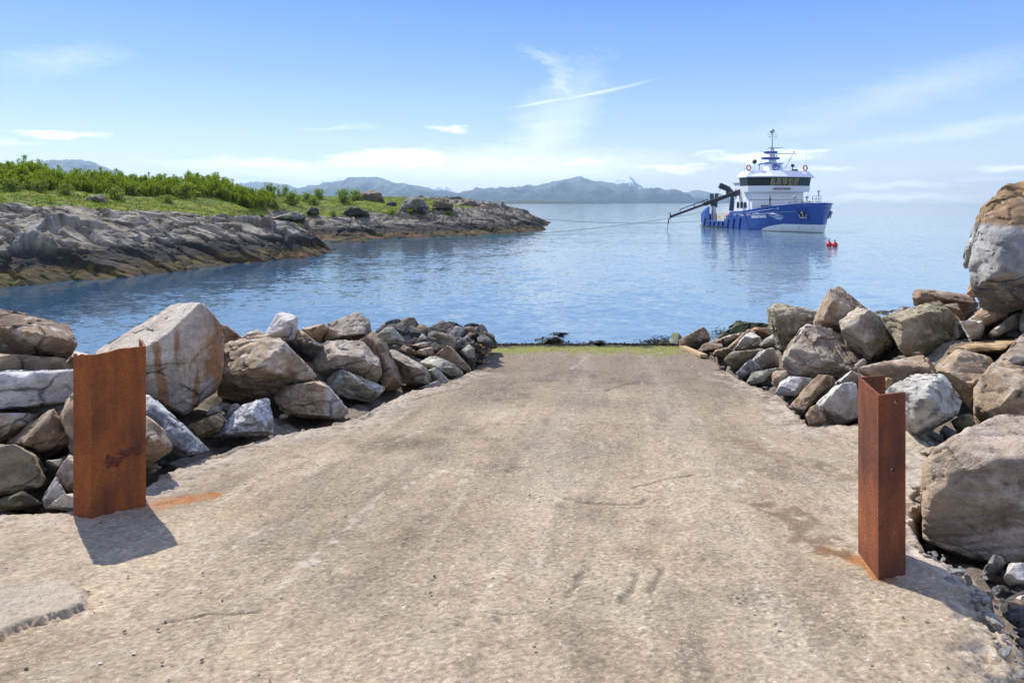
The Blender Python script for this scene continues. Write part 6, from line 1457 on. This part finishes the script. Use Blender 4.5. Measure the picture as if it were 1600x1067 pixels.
MB().bar((24.2, 2.3, 11.7), (24.2, 2.3, 12.6), .09).box((24.3, 2.0, 11.75), (24.8, 3.1, 12.0)).ball((24.2, 2.3, 12.75), .34, 12).build('searchlight', M_BLK, ship)
MB().bar((23.0, 1.4, 12.2), (23.0, 3.3, 15.6), .07).ball((23.0, 3.3, 15.6), .16, 8).build('signal_boom', M_GREY, ship)
for s_, y_, h_ in ((21.0, -6.3, 1.9), (23.2, 5.9, 4.6), (21, -2.9, 2.2), (20, -2.0, 4.6), (22, 4.2, 1.5), (22, 3.4, 1.5)):
    MB().bar((s_, y_, 11.5), (s_, y_, 11.5 + h_ + .6), .028, .014, 6).build('whip_aerial', M_GREY, ship)
# foredeck: winches, rail at the port bow
for y_ in (-1.2, 1.3):
    mb = MB(); mb.bar((30.2, y_ - .65, 5.0), (30.2, y_ + .65, 5.0), .55, n=16); mb.bar((30.2, y_ - .75, 5.0), (30.2, y_ - .65, 5.0), .75, n=16); mb.bar((30.2, y_ + .65, 5.0), (30.2, y_ + .75, 5.0), .75, n=16); mb.box((29.6, y_ - .8, 4.0), (30.8, y_ + .8, 4.6)); mb.bar((30.4, y_, 5.6), (30.4, y_, 6.3), .12); mb.ball((30.4, y_, 6.5), .36, 8, (1, 1, .6)); mb.build('anchor_winch', M_GREY, ship)
mb = MB()
for s_, y_ in ((26.2, 5.3), (27.4, 5.25), (28.6, 5.0), (29.6, 4.8)): mb.bar((s_, y_, 4.0), (s_, y_, 6.7), .05)
for zz in (5.6, 6.15, 6.7): mb.tube([(26.2, 5.3, zz), (27.4, 5.25, zz), (28.6, 5.0, zz), (29.6, 4.8, zz)], .04, 5)
mb.bar((28.6, 5.0, 6.7), (28.6, 5.0, 7.5), .1).ball((28.6, 5, 7.6), .22, 8); mb.build('gallery_rail', M_GREY, ship)
MB().bar((29, 3.4, 4.9), (29, 4.7, 4.9), .45, n=14).bar((29, 4.0, 4), (29, 4.0, 4.9), .3).build('mooring_winch', M_GREY, ship)
_lk = MI @ Vector(P(1200, 320, 131.5)); MB().box((_lk.x - 1.0, _lk.y - 1.0, 4.0), (_lk.x + 1.0, _lk.y + 1.0, 4.95), .08).build('deck_locker', M_TYRE, ship)
for s_, y_ in ((33, -2.5), (33, 2.5), (35.6, 0)): MB().bar((s_, y_, 4), (s_, y_, 5.25), .22, n=12).build('bollard', M_WH, ship)
MB().ball((23.98, .2, 6.7), .28, 10, (.5, 1.5, .8)).build('bulkhead_lamp', M_WH, ship)

# --- the man on the foredeck
def person(loc, rz):
    bm = bmesh.new(); lay = bm.verts.layers.skin.verify()
    J = {'pel': (0, 0, .95, .13), 'che': (.02, 0, 1.30, .155), 'nk': (.02, 0, 1.49, .065), 'hd': (.05, 0, 1.58, .085), 'hd2': (.06, 0, 1.70, .095),
         'ls': (.01, .19, 1.42, .07), 'le': (.10, .27, 1.16, .05), 'lw': (.30, .20, 1.08, .035), 'lh': (.38, .17, 1.08, .04), 'rs': (.01, -.19, 1.42, .07), 're': (-.02, -.27, 1.14, .05), 'rw': (.10, -.26, .90, .035), 'rh': (.13, -.25, .82, .04),
         'lp': (0, .10, .90, .10), 'lk': (.05, .12, .48, .07), 'la': (0, .13, .09, .05), 'lt': (.16, .15, .05, .045), 'rp': (0, -.10, .90, .10), 'rk': (.01, -.12, .48, .07), 'ra': (-.06, -.13, .09, .05), 'rt': (.10, -.15, .05, .045)}
    V_ = {k: bm.verts.new(v[:3]) for k, v in J.items()}
    for k, v in J.items(): V_[k][lay].radius = (v[3], v[3])
    V_['pel'][lay].use_root = True
    for a, b_ in (('pel', 'che'), ('che', 'nk'), ('nk', 'hd'), ('hd', 'hd2'), ('che', 'ls'), ('ls', 'le'), ('le', 'lw'), ('lw', 'lh'), ('che', 'rs'), ('rs', 're'), ('re', 'rw'), ('rw', 'rh'), ('pel', 'lp'), ('lp', 'lk'), ('lk', 'la'), ('la', 'lt'), ('pel', 'rp'), ('rp', 'rk'), ('rk', 'ra'), ('ra', 'rt')): bm.edges.new((V_[a], V_[b_]))
    for s_ in (-1, 1):   # unequal fingers and a thumb on each hand
        h0 = V_['lh' if s_ > 0 else 'rh']; w0 = V_['lw' if s_ > 0 else 'rw']; d = (h0.co - w0.co).normalized(); sd_v = d.cross(Vector((0, 0, 1))).normalized()
        for k_, l_ in enumerate((.07, .085, .08, .06)):
            q_ = bm.verts.new(h0.co + d * l_ + sd_v * (.018 * (k_ - 1.5)) - Vector((0, 0, .012))); q_[lay].radius = (.010, .010); bm.edges.new((h0, q_))
        q_ = bm.verts.new(w0.co + d * .06 + sd_v * -.05 * s_); q_[lay].radius = (.011, .011); bm.edges.new((w0, q_))
    me = bpy.data.meshes.new('person'); bm.to_mesh(me); bm.free()
    o = bpy.data.objects.new('person', me); COL.objects.link(o)
    o.modifiers.new('skin', 'SKIN'); sb = o.modifiers.new('sub', 'SUBSURF'); sb.levels = sb.render_levels = 1
    dg = bpy.context.evaluated_depsgraph_get(); me2 = bpy.data.meshes.new_from_object(o.evaluated_get(dg)); o.modifiers.clear(); o.data = me2
    m, nt, b = newmat('clothed_figure'); sp = nt.nodes.new('ShaderNodeSeparateXYZ'); L(nt, objco(nt), sp.inputs[0])
    jac = mixrgb(nt, math_(nt, 'GREATER_THAN', sp.outputs[2], .92), (.012, .015, .025), (.02, .022, .03))
    skn = math_(nt, 'GREATER_THAN', sp.outputs[2], 1.49)
    L(nt, mixrgb(nt, skn, jac, (.42, .24, .16)), b.inputs['Base Color']); b.inputs['Roughness'].default_value = .85
    o.data.materials.clear(); o.data.materials.append(m)
    hair = MB().ball((.035, 0, 1.73), .115, 14, (1.05, .95, .85)).build('hair', mat_plain('hair', (.05, .03, .02), .8), o, smooth=True)
    MB().ball((.155, 0, 1.645), .018, 8).build('nose', mat_plain('skin', (.42, .24, .16), .6), o)
    o.location = loc; o.rotation_euler = (0, 0, rz); return o
pw = Vector(P(1203, 320, 131.5)); pw.z = 4.95; lk = MI @ pw
tag(person(pw, math.atan2(fw[1], fw[0]) + .9), 'person in dark work clothes standing at the bow rail of the ship', 'person')

# --- buoys
BY = 'red mooring buoys floating beside the ship'
def buoy(px, py, label):
    X, Y = WP(px, py + 2.6); r = empty('mooring_buoy', (X, Y, 0)); tag(r, label, 'buoy', BY)
    MB().ball((0, 0, .26), .34, 18, (1, 1, 1.08)).build('float', mat_plain('buoy_red', (.55, .012, .02), .35, vary=.1), r, smooth=True)
    MB().bar((0, 0, .58), (0, 0, .72), .10, .07).torus((0, 0, .78), .09, .03, (0, 1, 0), 12, 6).build('lifting_eye', M_BLK, r)
buoy(1295.5, 383, 'red round buoy afloat near the bow, the one nearer the ship'); buoy(1304.5, 383.5, 'red round buoy afloat near the bow, the outer right hand one')

# --- mooring lines
M_ROPE = mat_plain('green_rope', (.10, .30, .22), .7, vary=.2); M_ROPE2 = mat_plain('dark_rope', (.07, .11, .12), .8)
def rope(a, b_, sag, r, mat, label, n=70):
    a, b_ = Vector(a), Vector(b_); pts = [a.lerp(b_, t) - Vector((0, 0, sag * 4 * t * (1 - t))) for t in np.linspace(0, 1, n)]
    tag(MB().tube(pts, r, 6).build('mooring_rope', mat, smooth=True), label, 'rope', 'mooring ropes between the headland and the ship')
ra = P(438, 341, 84); ra[2] = isl_z(ra[0], ra[1]) + .15
rope(ra, MI.inverted() @ Vector((1.2, -5.7, 3.3)), 1.75, .045, M_ROPE, 'pale green mooring rope slung from the headland rocks to the stern')
rope(P(790, 338, 138) + np.array((0, 0, .2)), MI.inverted() @ Vector((.4, -5.7, 1.2)), 1.0, .04, M_ROPE2, 'thin dark mooring rope from the outer headland to the stern')
rope(MI.inverted() @ Vector((1.0, -6.3, .2)), MI.inverted() @ Vector((12.5, -6.25, .35)), .15, .11, M_TYRE, 'black floating hose along the waterline of the hull')
